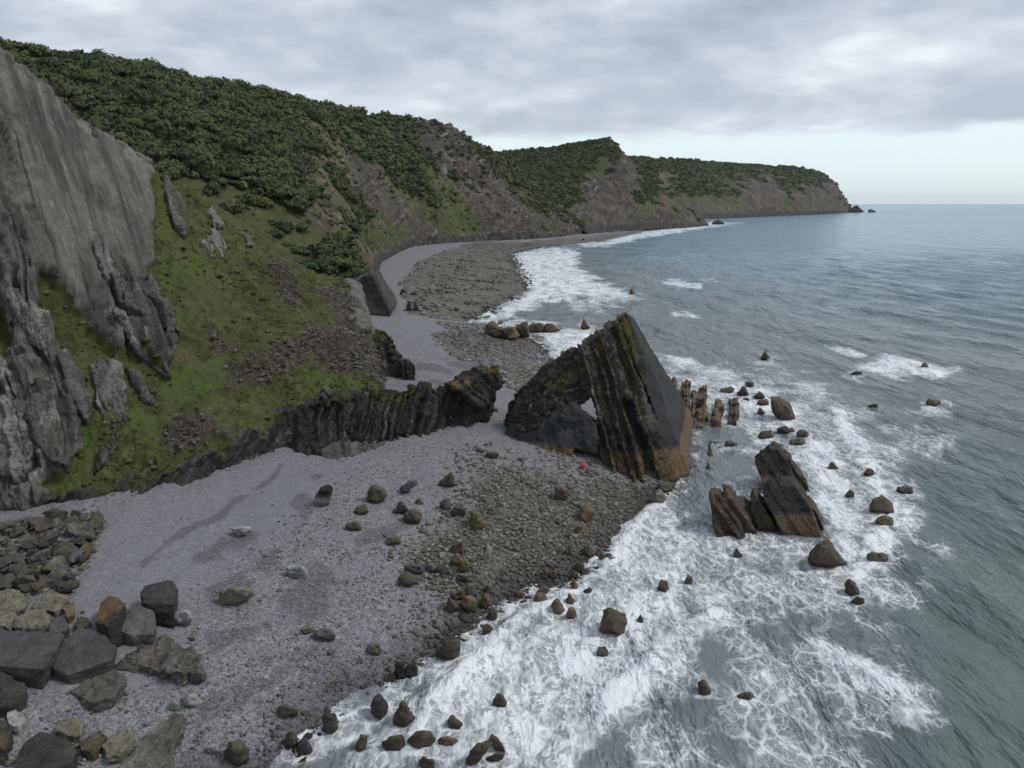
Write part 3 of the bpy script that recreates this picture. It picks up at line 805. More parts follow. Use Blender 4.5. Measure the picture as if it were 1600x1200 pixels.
FOAM = [  # polygon in photo pixels on the water, strength, feather
    ([(600, 1140), (660, 1070), (760, 990), (900, 918), (1000, 815), (1060, 785), (1110, 850), (1060, 940), (1100, 1010), (1040, 1090), (920, 1160), (840, 1215), (420, 1225), (520, 1190)], 0.74, 26),
    ([(980, 860), (1300, 880), (1420, 960), (1440, 1100), (1400, 1215), (700, 1215), (900, 1050)], 0.34, 40),
    ([(1000, 820), (1110, 830), (1260, 850), (1330, 890), (1430, 930), (1400, 965), (1200, 990), (1050, 950)], 0.52, 26),
    ([(1040, 950), (1200, 980), (1300, 1010), (1420, 1100), (1430, 1180), (1300, 1215), (850, 1215), (1000, 1100)], 0.42, 40),
    ([(1270, 1010), (1330, 1030), (1440, 1090), (1420, 1120), (1330, 1080)], 0.7, 14),
    ([(1000, 575), (1150, 585), (1290, 605), (1330, 650), (1400, 700), (1460, 760), (1440, 850), (1330, 880), (1290, 800), (1280, 720), (1200, 690), (1120, 680), (1110, 640), (1060, 600)], 0.58, 26),
    ([(1220, 690), (1290, 680), (1330, 740), (1350, 830), (1330, 880), (1290, 820), (1270, 740)], 0.92, 22),
    ([(1110, 585), (1200, 595), (1260, 625), (1240, 680), (1180, 660), (1150, 620)], 0.8, 18),
    ([(1100, 680), (1200, 690), (1190, 770), (1110, 760)], 0.52, 18),
    ([(1340, 575), (1390, 552), (1440, 565), (1500, 575), (1480, 590), (1400, 588)], 0.85, 8),
    ([(1030, 556), (1080, 556), (1100, 570), (1060, 575)], 0.8, 6),
    ([(1290, 540), (1330, 547), (1350, 556), (1310, 550)], 0.75, 4),
    ([(1020, 437), (1050, 438), (1095, 446), (1090, 450), (1040, 446)], 0.85, 3.5), ([(1050, 490), (1075, 492), (1100, 499), (1080, 500)], 0.75, 3), ([(1095, 435), (1125, 437), (1120, 440)], 0.7, 2.5),
    ([(800, 395), (850, 386), (900, 390), (905, 420), (960, 450), (985, 462), (900, 468), (860, 470), (800, 500), (735, 508), (770, 484), (825, 450), (815, 430)], 0.86, 9),
    ([(730, 505), (800, 500), (870, 512), (945, 520), (935, 545), (900, 562), (870, 556), (845, 530)], 0.8, 9),
    ([(880, 470), (960, 455), (1010, 465), (960, 480), (900, 490)], 0.45, 9),
    ([(890, 384), (960, 374), (1005, 360), (1110, 347), (1160, 349), (1100, 356), (1010, 372), (950, 384)], 0.8, 3.5),
    ([(960, 520), (1050, 560), (1110, 590), (1000, 580)], 0.4, 20), ([(860, 560), (930, 560), (900, 585)], 0.35, 12),
    ([(1430, 850), (1480, 855), (1490, 880), (1450, 890)], 0.4, 16), ([(1330, 640), (1480, 680), (1470, 720), (1400, 700)], 0.4, 26),
    ([(880, 880), (960, 858), (950, 905), (890, 960), (700, 1000), (760, 945)], 0.55, 14),
    ([(380, 1210), (500, 1125), (560, 1078), (640, 1036), (720, 970), (770, 940), (800, 960), (680, 1060), (600, 1140), (520, 1190)], 0.5, 12),
]

def build_sea():
    nr, nc = 520, 420
    ys = np.concatenate([-14 + 28 * np.exp(np.linspace(0, math.log(714 / 28.0), nr - 90)), 700 * np.exp(np.linspace(0, math.log(21000 / 700.0), 91))[1:]])
    nr = len(ys)
    s = np.linspace(0, 1, nc)
    xs = -0.62 + 1.9 * s
    X = ys[:, None] * xs[None, :] + (-26 + 60 * s)[None, :] * ss(-ys, -120, -10)[:, None]
    Y = np.broadcast_to(ys[:, None], X.shape)
    P2 = np.stack([X, Y], -1).reshape(-1, 2)
    d = shore_dist(P2)
    uv = np.column_stack(proj(np.column_stack([P2, np.zeros(len(P2))])))
    p3 = np.column_stack([P2, np.zeros(len(P2))])
    fo = np.zeros(len(P2))
    wob = fbm(p3 * 0.06, 4, 21)
    for poly, k, fe in FOAM:
        m = ss(-(poly_sd(uv, poly) + wob * fe * 1.1), -fe, fe)
        fo = np.maximum(fo, k * m)
    y = P2[:, 1]
    edge = ss(d, -2.5 - 0.006 * y, -0.3) * ss(-y, -3200, -30)
    fo = np.maximum(fo, edge * 0.5)
    ax = np.array([math.cos(SWELL), math.sin(SWELL)])
    c = P2 @ ax
    ph = c + 6 * fbm(p3 * 0.02, 2, 31)
    att = (0.6 + 0.7 * ss(y, 100, 300)) * ss(-y, -650, -350) * ss(-d, 1.0, 30.0)
    amp = 0.30 * np.sin(ph * 2 * math.pi / 17) + 0.45 * fbm(np.column_stack([(P2 @ ax) * 0.13, (P2 @ [-ax[1], ax[0]]) * 0.05, np.zeros(len(P2))]), 4, 33)
    nearw = ss(-y, -260, -80)
    z = amp * att + 0.10 * fbm(p3 * 0.5, 3, 35) * nearw * ss(-d, -1, 3) + 0.34 * fo * fbm(p3 * 0.35, 4, 36) * nearw
    lip = ss(d, -14, -3) * ss(-d, 0, 5) * nearw
    z = z + 0.42 * lip * (0.6 + fbm(p3 * 0.1, 2, 37))
    for crest, hh in (([(1030, 790), (985, 830), (955, 880), (905, 930), (830, 965), (765, 1010), (720, 1060), (690, 1110)], 0.55), ([(1120, 960), (1040, 1010), (985, 1070), (930, 1130), (880, 1190)], 0.4),
                      ([(1300, 640), (1345, 700), (1375, 770), (1380, 840), (1340, 900)], 0.5), ([(1280, 1010), (1340, 1045), (1400, 1080), (1430, 1120)], 0.4)):
        cw = on_plane(np.array([q[0] for q in crest]), np.array([q[1] for q in crest]), 0.0)[:, :2]
        dc = poly_sd(P2, cw, closed=False) + 0.8 * fbm(p3 * 0.25, 3, 41)
        g = np.exp(-(dc / 1.3) ** 2) * (0.5 + 0.5 * ss(fbm(p3 * 0.12, 2, 42), -0.4, 0.3))
        z = z + hh * g
        fo = np.maximum(fo, 0.95 * np.exp(-(dc / 1.6) ** 2))
    V = np.column_stack([P2, z])
    sh = ss(-d, 150, 0) * 0.9 * ss(-y, -900, -200) + 0.35 * ss(-d, 400, 60)
    sh = np.clip(sh + 0.35 * wob * sh, 0, 1)
    inner = px_mask(uv, [(1085, 680), (1115, 690), (1200, 735), (1190, 765), (1110, 760), (1105, 800), (1070, 805), (1010, 785), (1070, 760)], 16)
    sh = np.maximum(sh, inner)
    fo = fo * (1 - 0.8 * inner)
    for (u0, v0, u1, v1), mt_, lb_, nm_ in BEACH:
        if not any(w in lb_ for w in ('surf', 'foam', 'wash', 'awash', 'wave', 'water', 'slab rock', 'row', 'rock below')):
            continue
        rx, ry = (u1 - u0) * 0.95 + 3, (u1 - u0) * 0.45 + 3
        q = ((uv[:, 0] - (u0 + u1) / 2) / rx) ** 2 + ((uv[:, 1] - v1 - 1) / ry) ** 2
        fo = np.maximum(fo, 0.72 * np.exp(-q) * (d < 1))
    right = ss(uv[:, 0], 1250, 1520) * ss(uv[:, 1], 480, 760)
    sh = sh * (1 - 0.85 * right)
    far = ss(np.log(np.maximum(y, 1)), math.log(130), math.log(900))
    streak = ss(-d, 30, 120) * ss(-y, -900, -300)
    keep = d < 12 + 0.02 * y
    f = grid_faces(nr, nc)
    f = f[keep[f].all(1)]
    used = np.unique(f)
    re = np.full(len(V), -1); re[used] = np.arange(len(used))
    me = make_mesh('sea', V[used], re[f], {'foam': fo[used], 'shallow': sh[used], 'far': far[used], 'streak': streak[used]})
    tag(link('sea', me, M['sea']), kind='structure')
build_sea()

# ------------------------------------------------------------------ near headland with the grey slab
def Gp(u, v, y0, k):
    """point seen at (u, v) on a sloping face whose foot is at y0 and that leans back k metres per metre of height"""
    a, dy, dz = ray(u, v)
    s = dz / dy
    y = (y0 + H * k - 0 * s) / (1 - k * s) if False else (y0 + k * H) / (1 - k * s)
    return at(u, v, y)

FOOT_PX = [(-400, 850), (-150, 815), (0, 805), (60, 812), (130, 800), (170, 797), (230, 785), (300, 769), (360, 745), (430, 716), (500, 722), (560, 712), (620, 695), (690, 680)]
FIN_TOP = [(-400, 835), (-150, 800), (0, 792), (60, 778), (130, 772), (190, 750), (250, 727), (330, 697), (400, 667), (440, 644), (480, 636), (530, 626), (565, 622), (590, 618)]
FIN_BASE = [(-400, 850), (-150, 815), (0, 805), (50, 812), (110, 805), (170, 797), (230, 785), (300, 769), (370, 742), (430, 716), (470, 720), (515, 724), (550, 722), (580, 706)]
RIDGE = [(-420, -160, 84), (-160, -20, 92), (0, 84, 100), (60, 130, 105), (120, 190, 111), (180, 227, 117), (235, 260, 122), (285, 290, 126), (330, 312, 129), (385, 352, 133), (430, 395, 136), (500, 432, 141), (550, 442, 146), (567, 482, 148)]
def build_headland():
    fb = ground_at([p[0] for p in FIN_BASE], [p[1] for p in FIN_BASE])
    cols = []
    for i in range(len(RIDGE)):
        g = Gp(FIN_TOP[i][0], FIN_TOP[i][1], fb[i, 1] + 0.8, 0.75)
        r = at(*RIDGE[i])
        below = g + np.array([0, 0.8, -6.0])
        col = [below, g]
        for t in (0.2, 0.4, 0.6, 0.8):
            q = g * (1 - t) + r * t
            left = max(0.0, 1 - i / 8.0)
            q = q + np.array([0, 1.5, -1.0]) * math.sin(math.pi * t) * (1.6 * left - 0.3)
            col.append(q)
        col.append(r)
        col.append(r + np.array([-7, 9, -4.0]))
        col.append(r + np.array([-22, 30, -r[2] * 0.6]))
        col.append(np.array([r[0] - 30, r[1] + 44, 1.0]))
        cols.append(col)
    # the seaward end drops to the beach
    last = cols[-1]
    end = [p * 1.0 for p in last]
    for j, p in enumerate(end):
        p += np.array([1.6, 3.0, 0]) * (1 if j < 7 else 0.5)
        p[2] = min(p[2], 2.0)
    cols.append(end)
    for sh_ in ((-26, -34, 0), (-60, -95, 0)):
        cols.insert(0, [c_ + np.array(sh_, float) for c_ in cols[1 if sh_[0] == -60 else 0]])
    P = np.array(cols).transpose(1, 0, 2)
    nr, nc = 400, 590
    G = catmull(catmull(P, nr, 0), nc, 1)
    N = grid_normals(G)
    V = G.reshape(-1, 3).copy(); Nn = N.reshape(-1, 3)
    if Nn[:, 2].mean() < 0: Nn = -Nn
    uv = np.column_stack(proj(V))
    R = np.zeros(len(V))
    jit = lambda s: dict(P=V, jit=10, freq=0.25, seed=s)
    slab = [(-420, -200), (-150, -30), (0, 80), (60, 126), (120, 186), (180, 222), (236, 256), (243, 320), (240, 405), (222, 430), (206, 470), (197, 552), (180, 556), (142, 520), (108, 470), (76, 428), (-30, 436), (-420, 500)]
    rocks = [slab,
             [(150, 380), (200, 390), (245, 450), (280, 515), (265, 586), (215, 525), (180, 450)],
             [(200, 430), (240, 440), (275, 500), (262, 580), (235, 560)],
             [(-420, 420), (-30, 420), (60, 425), (80, 520), (112, 580), (122, 650), (105, 720), (70, 760), (50, 805), (-420, 820)],
             [(540, 440), (562, 445), (575, 525), (555, 520)],
             [(30, 745), (75, 770), (60, 800), (20, 790)]]
    soft = np.zeros(len(V))
    for k, q in enumerate(rocks):
        R = np.maximum(R, px_mask(uv, q, 9, **jit(40 + k)))
    gully = [[(232, 258), (262, 280), (265, 345), (262, 430), (300, 520), (285, 545), (262, 470), (244, 400)],
             [(60, 425), (80, 490), (112, 560), (138, 660), (112, 760), (98, 740), (120, 650), (98, 570), (64, 480)],
             [(-60, 500), (5, 490), (30, 540), (10, 570), (-60, 540)]]
    for k, q in enumerate(gully):
        R = R * (1 - 0.95 * px_mask(uv, q, 7, V, 9, 0.2, 70 + k))
    rowi = np.repeat(np.arange(nr), nc) / (nr - 1) * 9.0
    R = R * (1 - ss(rowi + 0.22 * fbm(V * 0.35, 3, 83), 5.90, 6.02))
    # dark strata band under the turf
    band = np.array([(-420, 850)] + [(u, v + (6 if u < 420 else -8)) for u, v in FIN_TOP] + [(640, 640), (560, 760), (300, 800), (-420, 900)])
    B = px_mask(uv, band, 12, V, 26, 0.35, 80)
    R = np.maximum(R, B)
    screes = [[(410, 395), (440, 405), (475, 470), (470, 500), (440, 470), (415, 430)], [(340, 575), (420, 545), (540, 480), (570, 520), (600, 560), (480, 560), (420, 600), (360, 610)],
              [(460, 560), (600, 540), (650, 600), (590, 610), (520, 575)], [(240, 665), (330, 640), (350, 680), (270, 720)], [(325, 500), (350, 540), (385, 555), (330, 560)], [(480, 430), (545, 445), (560, 500), (500, 480)]]
    SC = np.zeros(len(V))
    for k, q in enumerate(screes): SC = np.maximum(SC, 0.75 * px_mask(uv, q, 16, V, 16, 0.15, 90 + k))
    lush = [[(235, 258), (262, 278), (265, 345), (262, 430), (290, 500), (275, 510), (246, 400)], [(475, 575), (530, 565), (590, 610), (480, 630)], [(250, 575), (350, 560), (350, 610), (260, 640)],
            [(190, 640), (280, 640), (270, 690), (190, 680)], [(120, 650), (150, 660), (130, 760), (90, 790), (100, 740)], [(300, 370), (330, 420), (310, 480), (270, 430)]]
    LU = np.zeros(len(V))
    for k, q in enumerate(lush): LU = np.maximum(LU, 0.8 * px_mask(uv, q, 12, V, 12, 0.15, 110 + k))
    HE = 0.9 * ss(fbm(V * 0.16, 4, 130), -0.05, 0.35) * px_mask(uv, [(300, 400), (420, 400), (560, 520), (520, 580), (330, 640), (200, 740), (250, 560)], 40)
    # bedding across the slab: steps and grooves run down it
    a, b2 = at(0, 200, 97.0), at(110, 560, 86.0)
    gd = (b2 - a) / np.linalg.norm(b2 - a)
    sn = np.array([0.42, -0.80, 0.45]); sn /= np.linalg.norm(sn)
    e = np.cross(gd, sn); e /= np.linalg.norm(e)
    if e[0] < 0: e = -e
    c = V @ e + 1.2 * fbm(V * 0.05, 3, 50)
    cell = np.floor(c / 3.1); fr = c / 3.1 - cell
    rnd = np.random.default_rng(5).random(4000)
    rb = rnd[(cell.astype(int)) % 4000]
    step = rb * 1.5 + 0.5 * fr
    groove = -0.8 * np.exp(-(np.minimum(fr, 1 - fr) / 0.06) ** 2) * ss(rb, 0.3, 0.6)
    c2 = V @ e + 0.5 * fbm(V * 0.2, 2, 51)
    cell2 = np.floor(c2 / 0.7); fr2 = c2 / 0.7 - cell2
    rb2 = rnd[(cell2.astype(int) + 777) % 4000]
    leftzone = px_mask(uv, [(-420, -100), (0, 180), (60, 420), (130, 700), (60, 810), (-420, 820)], 30)
    wild = np.maximum(leftzone, px_mask(uv, [(140, 380), (290, 500), (260, 640), (130, 700)], 25))
    fine_bed = 0.28 * rb2 * (0.35 + 0.65 * wild)
    rockd = 0.7 + (step + groove) * (0.45 + 0.45 * wild) + fine_bed + 0.22 * fbm(V * 0.3, 5, 52) * (0.4 + wild) + wild * (0.40 * (ridged(np.column_stack([V @ e, (V @ gd) * 0.3, V @ sn]) * 0.55, 4, 53) - 1.0) + 0.22 * fbm(V * 1.5, 3, 59)) + 0.05 * fbm(V * 2.2, 2, 63)
    ba, bl = V @ e + 0.25 * fbm(V * 0.6, 2, 65), V @ gd + 0.5 * fbm(V * 0.3, 2, 66)
    ia = np.floor(ba / 0.75).astype(int); il = np.floor(bl / 2.6 + rnd[(ia * 7) % 4000] * 5).astype(int)
    blk = rnd[(ia * 131 + il * 17) % 4000]
    rockd = rockd + (0.10 + 1.5 * wild) * (blk - 0.5) * ss(fbm(V * 0.16, 2, 67), -0.35, 0.1)
    turfd = 0.9 * fbm(V * 0.12, 3, 54) + 0.36 * fbm(V * 0.6, 3, 55) + 0.14 * fbm(V * 2.2, 2, 56)
    # strata in the dark band lean over
    cb = V @ np.array([0.70, 0.66, -0.30])
    cbl = np.floor(cb / 0.55); rbb = rnd[(cbl.astype(int) + 99) % 4000]
    bandd = 0.7 * rbb + 0.3 * fbm(V * 0.6, 3, 57)
    d = R * (1 - B) * rockd + (1 - R) * turfd + B * bandd + SC * (0.5 * fbm(V * 0.9, 4, 58) + 0.25 * ridged(V * 1.1, 2, 64))
    edgefade = ss(np.arange(nr), 0, 18)[:, None].repeat(nc, 1).ravel()
    V2 = V + Nn * (d * edgefade)[:, None]
    ridge_r = 6 / 9.0 * nr
    bedv = np.where(B > 0.5, rbb, 0.5 * wild * (1 - blk) + np.clip(0.55 * rb2 + 0.45 * (1 - rb), 0, 1) * (0.25 + 0.75 * wild)) + ss(groove, -0.2, -0.7) * 0.6
    top_edge = px_mask(uv, [(0, 84), (60, 126), (120, 186), (180, 222), (236, 256), (244, 330), (232, 330), (225, 280), (170, 250), (110, 210), (50, 160), (0, 120)], 10)
    low_pale = px_mask(uv, [(0, 560), (30, 590), (60, 660), (75, 740), (40, 790), (-60, 760)], 20)
    pale = np.clip((ss(fbm(V * 0.35, 3, 60), 0.05, 0.5) * (0.5 * wild + 0.55 * top_edge + 0.75 * low_pale)), 0, 1)
    pale = np.maximum(pale, 0.75 * ss(rb2, 0.8, 0.95) * wild * ss(fbm(V * 0.2, 2, 61), 0.0, 0.3))
    for q in ([(140, 565), (172, 575), (168, 660), (150, 650)], [(318, 318), (338, 326), (350, 350), (335, 352)], [(318, 368), (338, 360), (352, 385), (350, 402), (325, 396)], [(204, 575), (238, 625), (215, 605)], [(45, 470), (75, 500), (70, 570), (50, 540)]):
        pale = np.maximum(pale, 0.55 * px_mask(uv, q, 7, V, 12, 0.5, 62) * (0.4 + 0.8 * ss(blk, 0.3, 0.6)))
    dark = B * (0.9 - 0.5 * ss(rbb, 0.8, 0.95))
    me = make_mesh('headland', V2, grid_faces(nr, nc), {'rock': R, 'scree': SC, 'lush': LU, 'heather': HE, 'bed': np.clip(bedv, 0, 1), 'pale': pale, 'dark': dark, 'across': np.where(B > 0.4, 1.6 * (V @ np.array([0.50, 0.42, -0.76])), V @ e), 'along': np.where(B > 0.4, V @ np.array([0.55, 0.40, 0.70]), V @ gd)})
    tag(link('headland', me, M['cliff']), kind='structure')
    return V2, Nn, R, SC, LU, nr, nc, e, gd
HEADLAND = build_headland()

# ------------------------------------------------------------------ hills and far headlands
def loft_hill(name, foot, crest, ncol, nrow, bulge, spur, seed, rock_polys, scree_polys, lush_polys, sc, rough, back=None):
    cols = []
    for f, c in zip(foot, crest):
        f = np.array(f, float); c = np.array(c, float)
        h = c[2] - f[2]
        col = [f + np.array([0, 0, -5.0]), f]
        for t in (0.16, 0.36, 0.58, 0.8, 0.93):
            q = f * (1 - t) + c * t
            q[2] += bulge * h * math.sin(math.pi * t) * (0.9 if t < 0.6 else 1.1)
            col.append(q)
        col.append(c)
        bk = c - f; bk[2] = 0
        bk = bk / max(np.linalg.norm(bk), 1e-6)
        L = back if back else 120.0
        col.append(c + bk * 0.12 * L + np.array([0, 0, -1.0 * sc]))
        col.append(c + bk * 0.6 * L + np.array([0, 0, -0.06 * L]))
        col.append(c + bk * 1.2 * L + np.array([0, 0, -0.25 * L]))
        cols.append(col)
    P = np.array(cols).transpose(1, 0, 2)
    G = catmull(catmull(P, nrow, 0), ncol, 1)
    N = grid_normals(G)
    V = G.reshape(-1, 3).copy(); Nn = N.reshape(-1, 3)
    if Nn[:, 2].mean() < 0: Nn = -Nn
    ri = np.repeat(np.arange(nrow), ncol) / (nrow - 1) * 10.0
    ci = np.tile(np.arange(ncol), nrow) / (ncol - 1)
    # gullies and spurs run down the slope
    w = ss(ri, 1.2, 3.0) * ss(-ri, -7.2, -5.2)
    q = np.column_stack([ci * spur, ri * 0.16, np.full(len(ci), seed * 1.0)])
    d = w * sc * (2.6 * ridged(q, 3, seed) - 2.2) + sc * 1.1 * fbm(V * 0.035 / sc ** 0.5, 4, seed + 3) * ss(ri, 0.6, 1.6)
    uv0 = np.column_stack(proj(V))
    R = np.zeros(len(V)); SC = R.copy(); LU = R.copy()
    fe = 15
    for k, pl in enumerate(rock_polys): R = np.maximum(R, px_mask(uv0, pl, fe, V, 22, 0.05 / sc, seed + 10 + k))
    for k, pl in enumerate(scree_polys): SC = np.maximum(SC, px_mask(uv0, pl, fe, V, 22, 0.05 / sc, seed + 30 + k))
    for k, pl in enumerate(lush_polys): LU = np.maximum(LU, 0.9 * px_mask(uv0, pl, fe, V, 18, 0.05 / sc, seed + 50 + k))
    SC = 0.8 * SC * (1 - R); LU = 0.62 * LU
    # beds in the bare rock
    cb = V @ np.array([-0.42, -0.12, 0.90]) + 1.0 * fbm(V * 0.03 / sc, 3, seed + 5)
    th = 1.8 * sc ** 0.7
    cell = np.floor(cb / th)
    rnd = np.random.default_rng(seed).random(4000)
    rb = rnd[cell.astype(int) % 4000]
    d = d + R * (rough * (1.9 * rb + 0.6 * fbm(V * 0.15 / sc, 4, seed + 6))) + SC * rough * 0.7 * fbm(V * 0.2 / sc, 4, seed + 7)
    V2 = V + Nn * d[:, None]
    pale = 0.62 * ss(rb, 0.66, 0.85) * R * ss(fbm(V * 0.13 / sc, 4, seed + 8), -0.15, 0.35)
    footz = ss(-V2[:, 2], -(5.0 * sc), -(2.0 * sc)) * ss(ri, 0, 0.3)
    dark = 0.9 * ss(-ri, -1.5, -1.1)
    R = np.maximum(R, 0.9 * ss(-ri, -1.55, -1.15))
    me = make_mesh(name, V2, grid_faces(nrow, ncol), {'rock': R, 'scree': SC, 'lush': LU, 'bed': rb * R, 'pale': pale, 'dark': dark})
    tag(link(name, me, M['hill']), kind='structure')
    return V2, Nn, R, SC, LU, ri

def gpt(u, v, z):
    return on_plane(u, v, z)

hill_crest = [at(-420, 0, 200) + np.array([-30.0, -190.0, 0.0]), at(-420, 0, 200), at(-200, 42, 260), at(0, 76, 300), at(190, 106, 345), at(340, 132, 400), at(400, 142, 450), at(480, 160, 540), at(560, 178, 650),
              at(640, 188, 720), at(700, 196, 760), at(740, 226, 780), at(776, 246, 800), at(830, 300, 815), at(872, 328, 830), at(915, 352, 840)]
hill_foot = [(-150, -110, 5), (-110, 70, 5), (-100, 120, 6), (-85, 165, 5), (-40, 214, 4), (-52, 280, 3), (-58, 330, 3)] + \
            [tuple(gpt(*q)) for q in ((600, 413, 3.0), (650, 386, 2.5), (750, 377, 2.5), (815, 374, 2.5), (845, 372, 2.5), (870, 370, 2.5), (890, 368, 2), (905, 366, 2), (922, 364, 2))]
HILL = loft_hill('wooded_hill', hill_foot, hill_crest, 420, 260, 0.10, 11.0, 5,
    rock_polys=[[(640, 200), (680, 185), (725, 198), (745, 240), (790, 262), (815, 300), (835, 330), (838, 372), (770, 375), (745, 345), (725, 310), (705, 285), (670, 245)],
                [(540, 245), (570, 250), (610, 300), (650, 340), (690, 372), (650, 372), (600, 345), (560, 300)],
                [(855, 330), (900, 340), (920, 365), (860, 368)]],
    scree_polys=[[(478, 190), (520, 215), (545, 255), (560, 300), (520, 260), (495, 230)], [(490, 240), (505, 250), (520, 290), (540, 330), (560, 390), (535, 370), (510, 320), (495, 285)],
                 [(450, 280), (500, 300), (540, 350), (590, 400), (600, 415), (540, 400), (480, 350)], [(560, 235), (620, 290), (665, 340), (700, 375), (672, 365), (610, 310)],
                 [(530, 380), (590, 400), (600, 420), (560, 420)], [(820, 290), (870, 322), (915, 352), (850, 350)]],
    lush_polys=[[(610, 345), (640, 350), (655, 378), (625, 375)], [(625, 290), (660, 320), (715, 365), (690, 372), (650, 335)], [(660, 255), (690, 285), (735, 355), (760, 362), (720, 368), (690, 330)],
                [(810, 285), (825, 300), (835, 330), (815, 320)], [(560, 345), (590, 370), (610, 395), (580, 390)]],
    sc=1.0, rough=1.6, back=140)

cape_foot = [tuple(gpt(*q)) for q in ((915, 366, 2), (935, 364, 2), (960, 361, 2), (985, 359.5, 2), (1010, 358, 2), (1040, 356, 1.5), (1070, 354.5, 1.5), (1090, 353, 1.2), (1106, 351.8, 0.8))]
cape_crest = [at(700, 240, 1250), at(790, 238, 1220), at(850, 231, 1200), at(905, 223, 1200), at(950, 217, 1190), at(975, 248, 1170), at(1010, 280, 1170), at(1060, 318, 1175), at(1098, 346, 1190)]
CAPE = loft_hill('wooded_cape', cape_foot, cape_crest, 220, 150, 0.10, 6.0, 23,
    rock_polys=[[(900, 300), (930, 276), (958, 262), (976, 240), (988, 290), (992, 345), (990, 364), (915, 368), (900, 335)], [(1000, 335), (1030, 325), (1090, 340), (1106, 352), (1000, 360)]],
    scree_polys=[[(1025, 300), (1050, 310), (1080, 335), (1040, 330)], [(830, 300), (900, 335), (910, 360), (840, 350)]],
    lush_polys=[[(1000, 325), (1060, 325), (1075, 345), (1010, 345)], [(915, 268), (950, 250), (975, 262), (930, 285)], [(960, 228), (972, 232), (1000, 268), (975, 258)]],
    sc=2.0, rough=2.2, back=260)

pt_foot = [tuple(gpt(*q)) for q in ((1060, 343.5, 2), (1110, 341, 2), (1150, 339.0, 2), (1200, 337, 2), (1240, 335.5, 2), (1280, 334, 2), (1310, 332.5, 1.5), (1328, 331.5, 1))]
pt_crest = [at(960, 248, 2300), at(1040, 249, 2350), at(1110, 253, 2450), at(1180, 259, 2600), at(1240, 262, 2800), at(1285, 272, 2950), at(1308, 292, 2990), at(1326, 327, 3010)]
POINT = loft_hill('far_point', pt_foot, pt_crest, 180, 110, 0.16, 7.0, 37,
    rock_polys=[[(1150, 280), (1190, 275), (1215, 290), (1230, 335), (1160, 338)], [(1240, 300), (1300, 285), (1330, 330), (1240, 334)], [(1050, 320), (1160, 332), (1160, 341), (1060, 344)]],
    scree_polys=[[(1030, 270), (1045, 275), (1048, 295), (1032, 290)], [(1100, 320), (1160, 315), (1160, 335), (1100, 338)]], lush_polys=[], sc=3.6, rough=3.0, back=600)

# ------------------------------------------------------------------ rocks
def ico(sub):
    bm = bmesh.new()
    bmesh.ops.create_icosphere(bm, subdivisions=sub, radius=1.0)
    V = np.array([v.co[:] for v in bm.verts]); Fc = np.array([[v.index for v in f.verts] for f in bm.faces])
    bm.free()
    return V, Fc
ICO = {s: ico(s) for s in (1, 2, 3, 4, 5)}

def hull_planes(pts):
    bm = bmesh.new()
    for p in pts: bm.verts.new(p)
    r = bmesh.ops.convex_hull(bm, input=bm.verts)
    bm.normal_update()
    pl = []
    c = np.mean(pts, 0)
    for f in bm.faces:
        n = np.array(f.normal[:]); o = float(n @ (np.array(f.verts[0].co[:]) - c))
        if o < 0: n, o = -n, -o
        if o < 1e-4 or f.calc_area() < 1e-6: continue
        for q in pl:
            if q[0] @ n > 0.985 and abs(q[1] - o) < 0.06 * (o + 0.05):
                break
        else:
            pl.append((n, o))
    bm.free()
    return c, pl

def poly_rock(pts, sub, power, rough, seed, bedn=None, bedt=0.5, bedamp=0.0):
    """faceted rock: the hull of pts with worn edges, weathered by noise; sub sets how fine, power how crisp"""
    pts = np.asarray(pts, float)
    c = pts.mean(0)
    ext = np.maximum(pts.max(0) - pts.min(0), 1e-3)
    size = float(np.cbrt(np.prod(ext)))
    bm = bmesh.new()
    for p in pts - c: bm.verts.new(p)
    r = bmesh.ops.convex_hull(bm, input=bm.verts[:])
    kill = [e for e in set(r['geom_interior'] + r['geom_unused']) if isinstance(e, bmesh.types.BMVert)]
    bmesh.ops.delete(bm, geom=kill, context='VERTS')
    bmesh.ops.remove_doubles(bm, verts=bm.verts[:], dist=size * 0.05)
    bmesh.ops.dissolve_limit(bm, angle_limit=0.10, verts=bm.verts[:], edges=bm.edges[:])
    bmesh.ops.triangulate(bm, faces=bm.faces[:])
    L = size / {2: 3.0, 3: 5.0, 4: 9.0, 5: 17.0}[sub]
    for _ in range(6):
        es = [e for e in bm.edges if e.calc_length() > L * 1.5]
        if not es: break
        bmesh.ops.subdivide_edges(bm, edges=es, cuts=1)
        bmesh.ops.triangulate(bm, faces=[f for f in bm.faces if len(f.verts) > 3])
    for _ in range({2: 0, 3: 0, 4: 1, 5: 2}[sub] if power < 20 else sub // 4):
        bmesh.ops.smooth_vert(bm, verts=bm.verts[:], factor=0.5, use_axis_x=True, use_axis_y=True, use_axis_z=True)
    bm.normal_update()
    bm.verts.index_update()
    V = np.array([v.co[:] for v in bm.verts]); Nn = np.array([v.normal[:] for v in bm.verts])
    Fc = np.array([[v.index for v in f.verts] for f in bm.faces])
    bm.free()
    nz = fbm(V * (1.5 / size) + seed * 3.1, 3, seed % 50)
    nz2 = ridged(V * (2.6 / size) + seed, 3, (seed + 9) % 50) - 1.2
    dis = size * rough * (0.075 * nz + 0.045 * nz2)
    if sub >= 4:
        dis = dis + size * rough * 0.012 * fbm(V * (9.0 / size) + seed, 2, (seed + 5) % 50)
    bed = np.zeros(len(V))
    if bedn is not None:
        cc = V @ np.asarray(bedn) / bedt + 0.3 * nz
        rr = np.random.default_rng(seed).random(999)[np.floor(cc).astype(int) % 999]
        dis = dis + bedamp * (rr - 0.5)
        bed = rr
    V = V + Nn * dis[:, None]
    return c, V, Fc, bed

